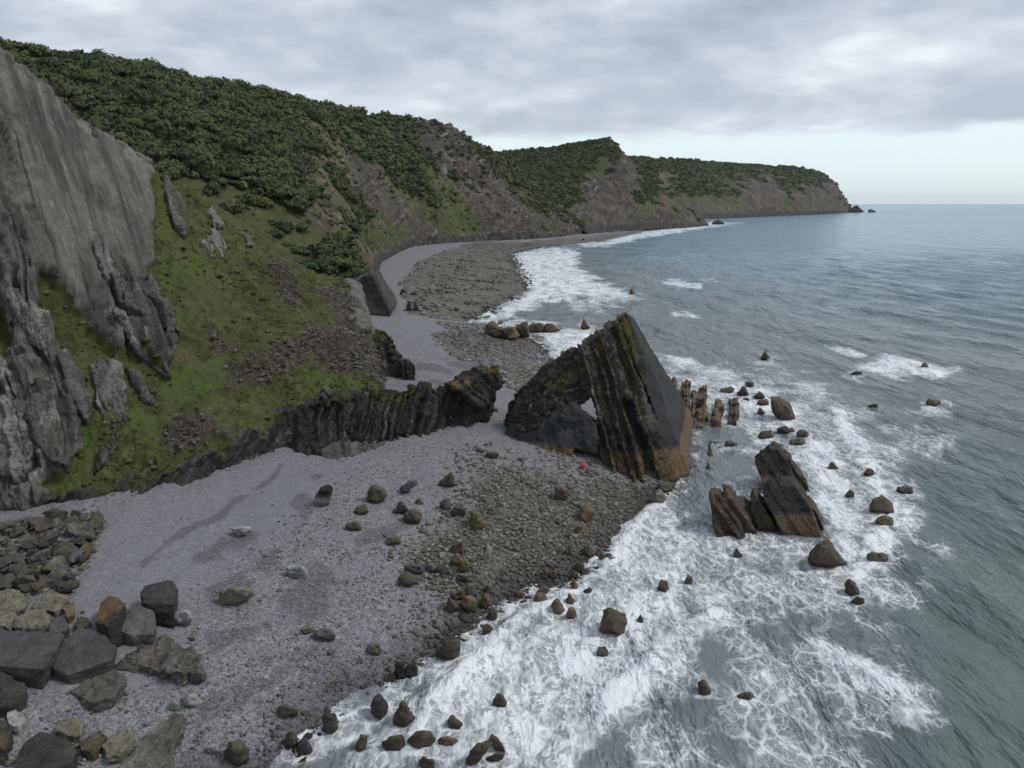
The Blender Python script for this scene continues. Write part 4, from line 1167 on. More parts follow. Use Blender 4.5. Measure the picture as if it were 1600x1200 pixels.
COUNT = {}
def rock_thing(name, mat, label, cat, group, c, V, Fc, bed=None):
    zmin = V[:, 2].min()
    base = np.array([c[0], c[1], c[2] + zmin])
    me = make_mesh(name, V + (c - base), Fc, {'bed': bed} if bed is not None else None)
    me.set_sharp_from_angle(angle=math.radians(27))
    o = link(name, me, M[mat])
    o.location = base
    tag(o, label, cat, group)
    return o

def outline_rock(px, mat, label, group=None, name='boulder', depth=0.8, seed=1, sub=None, rough=1.0, power=14, cat='boulder', sink=0.0, lift=0.0):
    px = np.asarray(px, float)
    rg = np.random.default_rng(seed)
    vb = px[:, 1].max(); ub = px[px[:, 1] > vb - 3, 0].mean()
    g = ground_at(ub, vb - sink)[0]
    yb = g[1]
    wid = px[:, 0].max() - px[:, 0].min(); hei = px[:, 1].max() - px[:, 1].min()
    s = math.sqrt(wid * hei) / F * yb * 1.05
    yc = yb + depth * s * 0.42
    cpx = px.mean(0)
    pts = list(at(px[:, 0], px[:, 1], yc))
    for kk, yo, sh in ((0.62, -0.42, -0.03), (0.70, 0.42, 0.0)):
        q = cpx + (px - cpx) * (kk + rg.uniform(-0.16, 0.16, (len(px), 1))) + np.array([0, sh * hei])
        pts += list(at(q[:, 0], q[:, 1], yc + yo * s * depth + rg.uniform(-0.08, 0.08, len(px)) * s))
    big = max(wid, hei)
    if sub is None: sub = 4 if big > 26 else 3
    c, V, Fc, bed = poly_rock(pts, sub, power, rough, seed)
    return rock_thing(name, mat, label, cat, group, c, V, Fc)

def box_px(b, seed, n=8, jag=0.14):
    rg = np.random.default_rng(seed)
    u0, v0, u1, v1 = b
    w, h = u1 - u0, v1 - v0
    q = [(0.02, 0.92), (-0.02, 0.62), (0.05, 0.30), (0.24, 0.06), (0.52, -0.01), (0.78, 0.05), (0.97, 0.32), (1.02, 0.66), (0.96, 0.93), (0.68, 1.02), (0.3, 1.02)]
    q = [q[i] for i in range(len(q)) if i in (0, 8) or rg.random() > 0.3]
    q = np.array(q) + rg.uniform(-0.06, 0.06, (len(q), 2))
    return np.column_stack([u0 + q[:, 0] * w, v0 + q[:, 1] * h])

def block_rock(top_px, h, mat, label, group=None, name='boulder', seed=1, tilt=(0, 0), flare=0.9, rough=0.6, power=20, sub=5, cat='boulder'):
    """a block whose top face is the outline top_px, h metres above the beach"""
    top = np.asarray(top_px, float)
    c0 = top.mean(0)
    g = ground_at(c0[0], c0[1])[0]
    for _ in range(4):
        zt = ground_z(on_plane(c0[0], c0[1], g[2] + h)[None, :2])[0] + h
        T = on_plane(top[:, 0], top[:, 1], zt)
        g = np.array([0, 0, zt - h])
    ctr = T.mean(0)
    T = T.copy()
    # slope of the top face along each sight line keeps its outline
    rg = np.random.default_rng(seed)
    for i, p in enumerate(T):
        dz = tilt[0] * (p[0] - ctr[0]) + tilt[1] * (p[1] - ctr[1]) + rg.uniform(-0.08, 0.08) * h
        T[i] = on_plane(top[i, 0], top[i, 1], zt + dz)
    Bt = ctr + (T - ctr) * np.array([flare, flare, 0]) ; Bt[:, 2] = zt - h - 0.5
    Bt[:, :2] += rg.uniform(-0.12, 0.12, (len(T), 2)) * h
    Md = ctr + (T - ctr) * np.array([(1 + flare) / 2 + 0.04, (1 + flare) / 2 + 0.04, 0]); Md[:, 2] = zt - h * 0.45
    pts = np.concatenate([T, Bt])
    c, V, Fc, bed = poly_rock(pts, sub, power, rough, seed, np.array([0.1, 0.2, 0.97]), 0.45, 0.05 * h)
    return rock_thing(name, mat, label, cat, group, c, V, Fc)

# ---- large rocks: prisms fused by a voxel remesh, then weathered along their beds
def voxel_rock(prisms, voxel, seed, rough=1.0, bedn=(1, 0, 0), bedt=0.7, bedamp=0.35, warp=0.0, fine=0.17, freq=0.25):
    bm = bmesh.new()
    for fr, bk in prisms:
        a = [bm.verts.new(p) for p in fr]; b = [bm.verts.new(p) for p in bk]
        n = len(a)
        bm.faces.new(a); bm.faces.new(b[::-1])
        for i in range(n):
            bm.faces.new((a[i], b[i], b[(i + 1) % n], a[(i + 1) % n]))
    bmesh.ops.triangulate(bm, faces=bm.faces[:])
    bmesh.ops.recalc_face_normals(bm, faces=bm.faces[:])
    me = bpy.data.meshes.new('tmp'); bm.to_mesh(me); bm.free()
    o = bpy.data.objects.new('tmp', me); COL.objects.link(o)
    md = o.modifiers.new('r', 'REMESH'); md.mode = 'VOXEL'; md.voxel_size = voxel
    dg = bpy.context.evaluated_depsgraph_get()
    m2 = bpy.data.meshes.new_from_object(o.evaluated_get(dg))
    nv = len(m2.vertices)
    V = np.empty(nv * 3); m2.vertices.foreach_get('co', V); V = V.reshape(-1, 3)
    Nn = np.empty(nv * 3); m2.vertices.foreach_get('normal', Nn); Nn = Nn.reshape(-1, 3)
    nl = len(m2.loops)
    L = np.empty(nl, np.int32); m2.loops.foreach_get('vertex_index', L)
    Fc = L.reshape(-1, 4)
    bpy.data.objects.remove(o); bpy.data.meshes.remove(me); bpy.data.meshes.remove(m2)
    bedn = np.asarray(bedn, float); bedn = bedn / np.linalg.norm(bedn)
    rnd = np.random.default_rng(seed).random(4001)
    c = V @ bedn + warp * fbm(V * 0.12, 3, seed % 40) + 0.12 * fbm(V * 0.9, 2, seed % 40 + 3)
    c = c + 0.9 * bedt * fbm(np.column_stack([c * 0.45 / bedt, np.zeros(len(V)), np.zeros(len(V))]), 2, seed % 40 + 5)
    def layer(t, off):
        q = c / t
        i = np.floor(q); f = q - i
        r0 = rnd[(i.astype(int) + off) % 4001]
        r1 = rnd[(i.astype(int) + 1 + off) % 4001]
        return r0 + (r1 - r0) * ss(f, 0.86, 1.0), np.minimum(f, 1 - f)
    big, fb = layer(bedt, 0)
    small, fs = layer(bedt * 0.31, 500)
    across = 1 - np.abs(Nn @ bedn) ** 2
    groove = -np.exp(-(fb / 0.07) ** 2) * 0.6 - 0.3 * np.exp(-(fs / 0.12) ** 2)
    d = across * bedamp * ((big - 0.5) * 1.6 + (small - 0.5) * 0.7 + groove)
    d = d + rough * (0.55 * fbm(V * freq, 4, seed % 40 + 7) + fine * fbm(V * 1.7, 3, seed % 40 + 11) + 0.10 * (ridged(V * 0.6, 3, seed % 40 + 13) - 1.3))
    V2 = V + Nn * d[:, None]
    bed = np.clip(0.6 * (1 - big) + 0.4 * (1 - small) - groove * 0.35, 0, 1)
    pale = ss(small, 0.62, 0.8) * ss(across, 0.3, 0.7) * ss(fbm(V * 0.9, 3, seed % 40 + 17), 0.0, 0.35)
    return V2, Fc, bed, pale

MOSS = [[(130, 768), (190, 745), (250, 722), (330, 692), (400, 662), (440, 640), (450, 660), (400, 690), (330, 722), (250, 752), (190, 772), (140, 790)], [(958, 505), (985, 500), (1002, 560), (1000, 610), (985, 600), (965, 560)], [(930, 560), (945, 560), (960, 630), (948, 640)], [(865, 590), (905, 560), (912, 585), (880, 612)], [(520, 518), (600, 514), (610, 528), (540, 540)], [(480, 632), (600, 608), (680, 606), (680, 618), (560, 636)]]
YELLOW = [[(966, 486), (980, 486), (992, 515), (985, 530), (972, 505)], [(848, 598), (862, 596), (864, 612), (850, 614)], [(758, 574), (784, 574), (786, 588), (764, 590)], [(726, 588), (736, 588), (736, 602), (726, 602)], [(706, 598), (716, 594), (716, 606), (706, 610)], [(918, 550), (940, 535), (945, 545), (925, 560)]]
def part_mesh(name, data, mat, parent, base=(0, 0, 0)):
    V, Fc, bed, pale = data
    at_ = {'bed': bed, 'bedpale': pale}
    uv = np.column_stack(proj(V))
    for nm, polys in (('moss', MOSS), ('yellow', YELLOW)):
        m = np.zeros(len(V))
        for q in polys: m = np.maximum(m, px_mask(uv, q, 7, V, 9, 0.7, 5))
        at_[nm] = m
    me = make_mesh(name, V - np.asarray(base), Fc, at_)
    return link(name, me, M[mat], parent)

def sloped(px, y0, k):
    px = np.asarray(px, float)
    y0 = np.broadcast_to(np.asarray(y0, float), (len(px),))
    a, dy, dz = ray(px[:, 0], px[:, 1])
    return at(px[:, 0], px[:, 1], (y0 + k * H) / (1 - k * dz / dy))

# ---- the arch
A = at(974, 489, 95.0)
STRIKE = np.array([6.5, 24.0, 0.0])
dipv = np.array([22.5, 88.6, 0.0]) - A
BEDN = np.cross(STRIKE, dipv); BEDN = BEDN / np.linalg.norm(BEDN)
if BEDN[0] < 0: BEDN = -BEDN
def arch_y0(u):
    return np.interp(u, [800, 830, 885, 940, 1000, 1076], [91.5, 89.5, 87.6, 86.6, 83.2, 88.4])
def limb_prism(px, dy, k, depth):
    px = np.asarray(px, float)
    fr = sloped(px, arch_y0(px[:, 0]) + dy, k)
    f = np.clip(1 - fr[:, 2] / 24, 0.1, 1.0)[:, None]
    return fr, fr + np.array([-1.6, 5.0, 0]) * f * depth + np.array([-0.3, 0.6, 0])
def arch_prism(px, dy=0.0, k=0.55, depth=1.0, dx=0.0):
    px = np.asarray(px, float)
    fr = sloped(px, arch_y0(px[:, 0]) + dy, k)
    f = np.clip(1 - fr[:, 2] / 21.5, 0.03, 1.1)[:, None]
    bk = fr + STRIKE * f * depth + np.array([dx, 0.8, 0])
    return fr, bk
arch_base = ground_at(980, 758)[0]
arch = tag(empty('sea_arch', arch_base), 'tall pointed arch of tilted rock beds with dark seaward slab, standing where beach meets sea', 'rock arch')
seaward = [(970, 490), (977, 489), (985, 500), (1005, 545), (1033, 615), (1060, 690), (1077, 742), (1074, 752), (1056, 752), (1040, 705), (1012, 620), (990, 560), (975, 515)]
middle = [(958, 508), (972, 505), (990, 562), (1012, 622), (1040, 706), (1055, 752), (1034, 760), (1024, 735), (1006, 680), (990, 632), (975, 590), (962, 545)]
body = [(902, 556), (925, 533), (948, 512), (968, 494), (975, 500), (978, 560), (985, 600), (984, 618), (970, 622), (973, 640), (986, 668), (999, 715), (1010, 764), (990, 768), (962, 757), (946, 744), (941, 712), (937, 690), (934, 662), (929, 641), (921, 627), (908, 604)]
recess = [(962, 610), (990, 610), (1020, 700), (1036, 758), (1016, 766), (1000, 764), (985, 700)]
p = part_mesh('seaward_slab', voxel_rock([arch_prism(seaward, 0.0, 0.55, 1.0)], 0.22, 61, 0.5, BEDN, 0.8, 0.45, fine=0.16), 'slab', arch, arch_base)
p['label'] = 'smooth near-black sloping slab on the seaward side'
part_mesh('rock_bed', voxel_rock([arch_prism(middle, -0.15, 0.55, 0.9)], 0.17, 62, 0.9, BEDN, 0.6, 0.75, warp=0.4, fine=0.26), 'arch', arch, arch_base)
part_mesh('buttress', voxel_rock([arch_prism(body, -0.2, 0.55, 0.8)], 0.17, 63, 1.1, BEDN, 0.7, 0.85, warp=0.5, fine=0.26), 'arch', arch, arch_base)
p = part_mesh('recessed_bed', voxel_rock([arch_prism(recess, 2.6, 0.55, 0.6)], 0.26, 64, 0.3, BEDN, 1.4, 0.15, fine=0.06), 'slab', arch, arch_base)
p['label'] = 'smooth black bed set back inside the tall slot'
limb_hi = [(804, 686), (807, 662), (816, 638), (829, 614), (846, 598), (865, 585), (882, 570), (894, 557), (908, 549), (928, 572), (934, 600), (923, 622), (914, 632), (900, 640), (880, 652), (862, 660), (846, 667), (828, 680)]
limb_n = np.array([0.55, -0.15, -0.8])
part_mesh('folded_limb', voxel_rock([limb_prism(limb_hi, -0.4, 0.6, 1.0)], 0.18, 65, 1.3, limb_n, 0.85, 0.65, warp=1.6), 'limb', arch, arch_base)
limb_lo = [(804, 690), (810, 680), (828, 674), (848, 663), (866, 655), (884, 648), (900, 636), (914, 640), (924, 650), (931, 664), (934, 690), (934, 705), (912, 703), (898, 702), (893, 718), (887, 737), (872, 731), (856, 729), (832, 730), (813, 722), (805, 708)]
p = part_mesh('landward_slab', voxel_rock([limb_prism(limb_lo, 0.0, 0.42, 0.7)], 0.22, 66, 0.9, (0.3, -0.75, 0.55), 1.2, 0.3, fine=0.14), 'slab', arch, arch_base)
p['label'] = 'smooth dark slab facing the beach at the landward foot'
inner = [(888, 702), (898, 690), (908, 668), (915, 656), (933, 655), (944, 688), (950, 742), (925, 736), (892, 736)]
part_mesh('inner_bed', voxel_rock([limb_prism(inner, 2.6, 0.3, 0.3)], 0.2, 67, 0.5, (1, 0.2, 0.1), 0.5, 0.5), 'arch', arch, arch_base)

# ---- the striped fin running down to the beach
FINP = [(150, 803), (170, 800), (230, 788), (300, 772), (370, 745), (430, 719), (470, 722), (515, 727), (550, 725), (582, 709), (625, 697), (647, 688), (687, 683), (725, 678), (749, 670), (770, 642), (777, 624), (780, 609), (787, 593), (783, 580), (772, 577),
        (751, 586), (738, 594), (725, 598), (701, 604), (690, 619), (681, 624), (672, 612), (655, 607), (640, 608), (615, 611), (590, 616), (530, 625), (480, 635), (440, 643), (400, 666), (330, 696), (250, 726), (190, 749), (140, 774)]
fu = np.array([p_[0] for p_ in FIN_BASE] + [625, 687, 749]); fv = np.array([p_[1] for p_ in FIN_BASE] + [697, 683, 670])
fin_gy = ground_at(fu, fv)[:, 1]
def fin_prism(px, dy, k, th, tb, dx=-0.66, dyb=0.75):
    px = np.asarray(px, float)
    fr = sloped(px, np.interp(px[:, 0], fu, fin_gy) + dy, k)
    z0 = 4.0
    t = np.clip((fr[:, 2] - z0) / 6.0, 0, 1)
    thick = (tb * (1 - t) + th * t)[:, None]
    bk = fr + np.array([dx, dyb, 0]) * thick
    low = fr[:, 2] < 6.5
    bk[low, 2] -= 2.0
    return fr, bk
fin_base = ground_at(560, 705)[0]
fin = tag(empty('rock_fin', fin_base), 'long dark fin of upright striped beds running from the grassy cliff onto the shingle', 'rock ridge')
FINL = [q for q in FINP if q[0] <= 485]
FINL = [(150, 803), (170, 800), (230, 788), (300, 772), (370, 745), (430, 719), (478, 722), (500, 632), (480, 635), (440, 643), (400, 666), (330, 696), (250, 726), (190, 749), (140, 774)]
FINR = [(462, 722), (470, 722), (515, 727), (550, 725), (582, 709), (625, 697), (647, 688), (687, 683), (725, 678), (749, 670), (770, 642), (777, 624), (780, 609), (787, 593), (783, 580), (772, 577),
        (751, 586), (738, 594), (725, 598), (701, 604), (690, 619), (681, 624), (672, 612), (655, 607), (640, 608), (615, 611), (590, 616), (530, 625), (480, 635)]
part_mesh('striped_beds', voxel_rock([fin_prism(FINR, 0.0, 0.55, 1.8, 6.0)], 0.17, 71, 1.0, (0.66, 0.60, -0.50), 0.65, 1.0, warp=0.7, fine=0.2), 'fin', fin, fin_base)
p = part_mesh('leaning_beds', voxel_rock([fin_prism(FINL, 0.0, 0.75, 1.2, 6.0)], 0.20, 77, 1.3, (0.55, 0.42, -0.85), 0.8, 0.75, warp=0.7, fine=0.25), 'fin', fin, fin_base)
p['label'] = 'low leaning beds merging into the turf of the cliff foot'
hook = [(716, 606), (735, 595), (752, 585), (771, 577), (784, 580), (788, 594), (781, 610), (778, 622), (765, 634), (748, 636), (735, 628), (722, 615)]
part_mesh('hooked_end', voxel_rock([fin_prism(hook, -1.6, 0.35, 3.2, 4.0)], 0.2, 72, 1.1, (0.5, 0.3, 0.8), 0.8, 0.45, warp=1.2), 'limb', fin, fin_base)
lowbeds = [(500, 700), (530, 692), (560, 690), (600, 692), (590, 704), (575, 728), (540, 730), (505, 722)]
p = part_mesh('bleached_beds', voxel_rock([fin_prism(lowbeds, -1.6, 0.7, 2.5, 3.0)], 0.18, 73, 0.5, (0.66, 0.60, -0.34), 0.6, 0.5), 'grey', fin, fin_base)
p['label'] = 'pale bleached beds at the foot of the fin'

# ---- spur behind the fin, and the wedge at the end of the next spur
sp_base = ground_at(620, 606)[0]
spur = tag(empty('rock_spur', sp_base), 'brown crumbling rock spur with grass on top, right behind the striped fin', 'rock spur')
sp = [(515, 530), (545, 522), (572, 522), (604, 516), (612, 524), (618, 538), (627, 555), (634, 569), (636, 600), (628, 608), (600, 612), (560, 616), (520, 610)]
fr = sloped(sp, 124.0, 0.35); bk = fr + np.array([-9, 9, -1.5])
part_mesh('crag', voxel_rock([(fr, bk)], 0.28, 74, 1.2, (0.8, 0.5, -0.2), 0.9, 0.5, warp=1.2), 'spur', spur, sp_base)
sp2 = [(629, 570), (634, 565), (643, 566), (649, 571), (649, 601), (641, 607), (630, 606)]
fr = sloped(sp2, 123.0, 0.2); bk = fr + np.array([-1.5, 3, 0])
part_mesh('end_post', voxel_rock([(fr, bk)], 0.16, 75, 0.5, (1, 0.4, 0), 0.45, 0.4), 'spur', spur, sp_base)
wy = ground_at(604, 495)[0]
wedge = tag(empty('rock_wedge', wy), 'dark wedge of rock with smooth sloping side at end of the middle spur', 'rock wedge')
wp = [(535, 446), (556, 436), (572, 430), (586, 428), (596, 450), (606, 472), (613, 488), (606, 496), (566, 492), (545, 490)]
fr = sloped(wp, wy[1], 0.15)
f = np.clip(1 - (fr[:, 2] - 3) / 14, 0.05, 1)[:, None]
bk = fr + np.array([-2.0, 26, 0]) * (0.35 + 0.65 * f)
part_mesh('wedge_face', voxel_rock([(fr, bk)], 0.36, 76, 0.6, (0.9, 0.2, 0.4), 1.6, 0.4), 'dark', wedge, wy)

# ---- slate outcrops standing out of the turf
def outcrop(px, label, seed, proud=0.9):
    V, Nn = HEADLAND[0], HEADLAND[1]; e, gd = HEADLAND[7], HEADLAND[8]
    uvh = np.column_stack(proj(V)); dist = np.linalg.norm(V - [0, 0, H], axis=1)
    px = np.asarray(px, float)
    fr, nn = [], []
    for q in px:
        d2 = ((uvh - q) ** 2).sum(1)
        c = np.where(d2 < max(9.0, d2.min() * 1.5))[0]
        i = c[np.argmin(dist[c])]
        fr.append(at(q[0], q[1], V[i, 1])); nn.append(Nn[i])
    fr = np.array(fr); n = np.mean(nn, 0); n /= np.linalg.norm(n)
    view = np.array([0, 0, H]) - fr.mean(0); view /= np.linalg.norm(view)
    f2 = fr + view * proud
    bk = fr + (fr - fr.mean(0)) * 0.12 - n * 2.2
    V2, Fc, bed, pale = voxel_rock([(f2, bk)], 0.20, seed, 0.75, e, 0.75, 0.85, warp=0.5, fine=0.22, freq=0.35)
    base = fr[np.argmax(px[:, 1])]
    me = make_mesh('rock_outcrop', V2 - base, Fc, {'bed': bed, 'bedpale': np.clip(pale * 1.3, 0, 1)})
    o = link('rock_outcrop', me, M['outcrop_pale' if any(w in label for w in ('whitish', 'pale', 'light')) and 'right of the pale' not in label and 'and the pale' not in label else 'outcrop']); o.location = base
    tag(o, label, 'rock outcrop', 'slate outcrops in the turf of the near cliff')
for k, (q, lb) in enumerate((
    ([(2, 452), (26, 456), (52, 490), (66, 520), (76, 560), (60, 566), (40, 545), (14, 510)], 'pale speckled slate slab at the left edge below the big grey face'),
    ([(42, 596), (60, 586), (92, 596), (112, 630), (122, 668), (120, 700), (100, 724), (78, 718), (58, 690), (46, 650)], 'broad grey slate slab low on the left with turf all round'),
    ([(-20, 622), (12, 626), (36, 648), (46, 700), (46, 734), (20, 742), (-20, 740)], 'crackled whitish slate slab at the left edge above the rubble'),
    ([(6, 752), (36, 756), (58, 796), (30, 806), (14, 790)], 'smooth light grey slab just above the rubble heap'),
    ([(90, 552), (104, 552), (128, 586), (144, 622), (137, 656), (120, 634), (102, 596)], 'narrow grey slate blade between the broad slab and the pale edged one'),
    ([(140, 566), (152, 556), (176, 560), (190, 572), (200, 630), (196, 652), (176, 668), (160, 660), (150, 620)], 'slate outcrop with a thick whitish left edge in mid slope'),
    ([(192, 646), (200, 654), (182, 690), (156, 730), (146, 736), (166, 696)], 'thin curved slate rib trailing down the turf'),
    ([(200, 572), (216, 578), (230, 602), (241, 626), (226, 624), (210, 600)], 'small jagged slate fang right of the pale edged outcrop'),
    ([(182, 490), (214, 488), (250, 508), (278, 522), (270, 560), (264, 586), (236, 570), (206, 535)], 'dark jagged slate slab at the lower right end of the big face'),
    ([(176, 428), (206, 430), (236, 436), (262, 480), (280, 516), (250, 512), (214, 484), (188, 470)], 'dark slate slab hanging under the right part of the big face'),
    ([(150, 376), (166, 380), (178, 410), (186, 440), (170, 436), (156, 410)], 'pale fractured knob on the lower edge of the big face'),
    ([(258, 278), (268, 284), (284, 306), (297, 340), (290, 358), (272, 350), (264, 320)], 'upright grey slab beside the green gully near the crest'),
    ([(320, 320), (332, 322), (350, 348), (346, 356), (332, 346)], 'whitish upper slab of two near the crest'),
    ([(316, 380), (326, 364), (342, 362), (353, 386), (350, 402), (334, 400)], 'whitish lower slab of two near the crest'),
    ([(380, 358), (390, 368), (397, 384), (388, 384)], 'little pale rock on the crest edge'))):
    outcrop(q, lb, 650 + k, 0.5 if k > 11 else 0.9)

# ---- stacks in the surf
M['stacktop'] = mat_rock('black_topped_stack_rock', (0.04, 0.03, 0.02), (0.09, 0.066, 0.043), (0.16, 0.12, 0.08), tide=True, bedk=0.4, rough=0.6, black=(2.5, 60.0))
def stack(name, label, beds, y0, k, base_px, cat='sea stack'):
    base = on_plane(*base_px, 0.0)
    t = tag(empty(name, base), label, cat)
    for i, (px, dy, dep, mt, amp) in enumerate(beds):
        fr = sloped(px, y0 + dy, k)
        hz = np.clip(fr[:, 2] / 6.0, 0, 1)[:, None]
        bk = fr + np.array([1.6, 6.0, 0]) * dep * (1 - 0.75 * hz) + np.array([0.2, 0.5, 0])
        low = fr[:, 2] < 1.0
        fr[low, 2] -= 0.8; bk[low, 2] -= 0.8
        part_mesh('rock_bed', voxel_rock([(fr, bk)], 0.13, 81 + i + len(label), amp * 0.6, (0.72, -0.1, 0.55), 0.45, 0.4 * amp, fine=0.2), mt, t, base)
    return t
yB = on_plane(1200, 842, 0.0)[1]
stack('sea_stack', 'row of leaning brown beds with a black topped block, right of the arch in foam', [
    ([(1110, 773), (1126, 772), (1134, 790), (1152, 815), (1169, 838), (1166, 847), (1146, 847), (1124, 836), (1114, 815)], 0.0, 0.6, 'stack', 0.8),
    ([(1127, 773), (1137, 768), (1147, 780), (1171, 815), (1193, 839), (1180, 843), (1167, 843), (1145, 810), (1131, 790)], 0.9, 0.7, 'stack', 0.8),
    ([(1148, 794), (1154, 789), (1163, 793), (1181, 811), (1197, 835), (1206, 843), (1191, 843), (1165, 810)], 2.0, 0.6, 'stack', 0.8),
    ([(1174, 782), (1184, 779), (1196, 796), (1216, 821), (1235, 842), (1204, 843), (1188, 825), (1175, 800)], 1.3, 0.7, 'stack', 0.8),
    ([(1192, 778), (1203, 766), (1222, 757), (1245, 761), (1261, 785), (1275, 815), (1288, 838), (1272, 851), (1257, 847), (1230, 838), (1210, 810)], 0.3, 1.0, 'stacktop', 0.5),
    ([(1262, 788), (1274, 795), (1282, 806), (1292, 820), (1304, 838), (1286, 838), (1275, 815)], 1.8, 0.6, 'stack', 0.8)], yB, 0.45, (1200, 842))
yA = on_plane(1215, 775, 0.0)[1]
stack('sea_stack', 'black topped leaning block behind the row of leaning beds, ragged on its right', [
    ([(1179, 725), (1188, 714), (1201, 701), (1218, 703), (1226, 715), (1236, 735), (1252, 764), (1244, 775), (1216, 778), (1200, 768), (1189, 746)], 0.0, 0.8, 'stacktop', 0.5),
    ([(1222, 711), (1231, 712), (1238, 722), (1243, 735), (1256, 748), (1268, 765), (1279, 786), (1264, 790), (1246, 768), (1233, 738)], 1.2, 0.7, 'stack', 1.0)], yA, 0.4, (1215, 775))

# ---- boulders, one by one
OUTLINE = {
    'large brown and tan boulder with a sharp edge at the shoreline': [(680, 1015), (697, 1000), (712, 996), (721, 1003), (719, 1025), (703, 1040), (688, 1030)],
    'tall brown pyramid rock in the white wash': [(628, 1093), (636, 1096), (652, 1122), (645, 1136), (634, 1146), (614, 1146), (613, 1130), (618, 1105)],
    'brown rock below the tall pyramid in the wash': [(594, 1160), (610, 1148), (630, 1146), (636, 1160), (630, 1176), (614, 1186), (600, 1178)],
    'wide brown rock right of the tall pyramid in the wash': [(635, 1160), (643, 1146), (662, 1138), (674, 1142), (681, 1158), (672, 1172), (655, 1178), (640, 1172)],
    'dark slab leaning beside the tall pyramid rock': [(582, 1090), (592, 1082), (606, 1100), (603, 1118), (596, 1132), (588, 1122), (578, 1118)],
    'narrow upright rock left in the wash with a pale foot': [(556, 1160), (563, 1146), (575, 1150), (573, 1170), (562, 1182), (553, 1178)],
    'large upright pitted block standing in the white foam': [(940, 966), (946, 950), (958, 948), (966, 957), (978, 956), (981, 975), (970, 1003), (957, 996), (935, 990)],
    'pointed brown rock with a foam collar in open lace': [(1090, 1066), (1096, 1059), (1104, 1066), (1113, 1088), (1104, 1092), (1092, 1088)],
    'big slanted triangular brown rock in front of the leaning beds': [(1262, 868), (1273, 852), (1290, 841), (1298, 842), (1312, 862), (1325, 886), (1318, 891), (1290, 894), (1266, 886), (1260, 878)],
    'big rounded brown rock alone to the right in the surf': [(1356, 790), (1362, 778), (1378, 773), (1392, 784), (1397, 800), (1388, 808), (1370, 806), (1357, 800)],
    'biggest brown slab rock at the back of the surf': [(1199, 618), (1215, 617), (1232, 625), (1238, 638), (1244, 658), (1230, 661), (1215, 656), (1206, 645)],
    'pyramid rock alone in the water beyond the surf': [(1186, 561), (1197, 547), (1204, 560), (1195, 563)],
    'sharp pyramid rock in surf behind the arch': [(907, 514), (911, 497), (924, 512), (915, 515)],
    'small pointed rock in foam below the row of leaning beds': [(1143, 870), (1150, 854), (1163, 870), (1155, 874)],
    'hexagonal tan boulder with white spot at the wave edge': [(718, 943), (724, 930), (737, 928), (747, 940), (742, 957), (730, 961), (720, 953)],
    'large faceted orange tan boulder near the waterline below the arch': [(900, 802), (908, 790), (922, 788), (931, 798), (928, 812), (915, 819), (904, 815)],
    'orange tan block just below the arch': [(865, 760), (876, 757), (886, 765), (891, 768), (889, 784), (875, 786), (865, 780)],
    'left peak of the dark twin rocks on the far beach': [(632, 486), (636, 473), (640, 470), (645, 486)],
    'right peak of the dark twin rocks on the far beach': [(643, 486), (650, 470), (657, 486)],
    'flat grey slab lying tilted on the shingle': [(622, 764), (640, 750), (652, 748), (654, 755), (636, 771), (626, 773)],
    'pyramid brown rock second in the back row of the surf': [(1149, 616), (1160, 603), (1165, 604), (1171, 617), (1160, 619)],
    'triangular rock just left of the biggest brown slab rock': [(1174, 620), (1187, 610), (1197, 621), (1185, 624)],
    'upper one of two rocks below the triangular rock': [(1318, 912), (1328, 904), (1338, 915), (1345, 930), (1335, 935), (1322, 925)],
    'lower one of two rocks below the triangular rock': [(1328, 940), (1338, 930), (1349, 935), (1353, 948), (1338, 949)],
    'dark topped upright rock standing alone on the upper shingle': [(492, 790), (491, 775), (500, 762), (515, 757), (519, 762), (517, 788), (505, 794)],
    'wide pale tan rock lying alone on dark shingle': [(338, 945), (337, 925), (350, 917), (372, 914), (392, 918), (398, 928), (385, 940), (360, 950), (345, 951)],
    'flat whitish rock on the upper shingle': [(357, 825), (375, 822), (396, 823), (390, 835), (372, 840)],
}
big_rough = {'large upright pitted block standing in the white foam': 1.5}
for i, (b, mt, lb, nm) in enumerate(BEACH):
    power = 16 if mt in ('brown', 'dark', 'grey') else 11
    if 'reef line' in lb:
        b = (b[0] - 4, b[1], b[2] + 4, b[3] + 3)
    outline_rock(OUTLINE[lb] if lb in OUTLINE else box_px(b, 100 + i), mt, lb, 'boulders on the beach and in the surf', nm, depth=0.95 if mt != 'grey' else 0.7, seed=100 + i, power=power, rough=big_rough.get(lb, 1.1))
# far stacks off the last point
outline_rock([(1327, 332), (1330, 326), (1336, 320), (1340, 319), (1346, 326), (1351, 332)], 'dark', 'pointed dark stack just off the tip of the farthest headland', None, 'sea_stack', 0.8, 501, cat='sea stack')
outline_rock([(1355, 332), (1358, 327), (1363, 327), (1369, 330), (1368, 332)], 'dark', 'low dark rock outermost off the farthest headland', None, 'sea_stack', 0.8, 502, cat='sea stack')
outline_rock([(1111, 351), (1115, 345), (1124, 343), (1132, 347), (1132, 351)], 'dark', 'dark rock awash off the tip of the wooded middle headland', None, 'sea_stack', 0.8, 503, cat='sea stack')
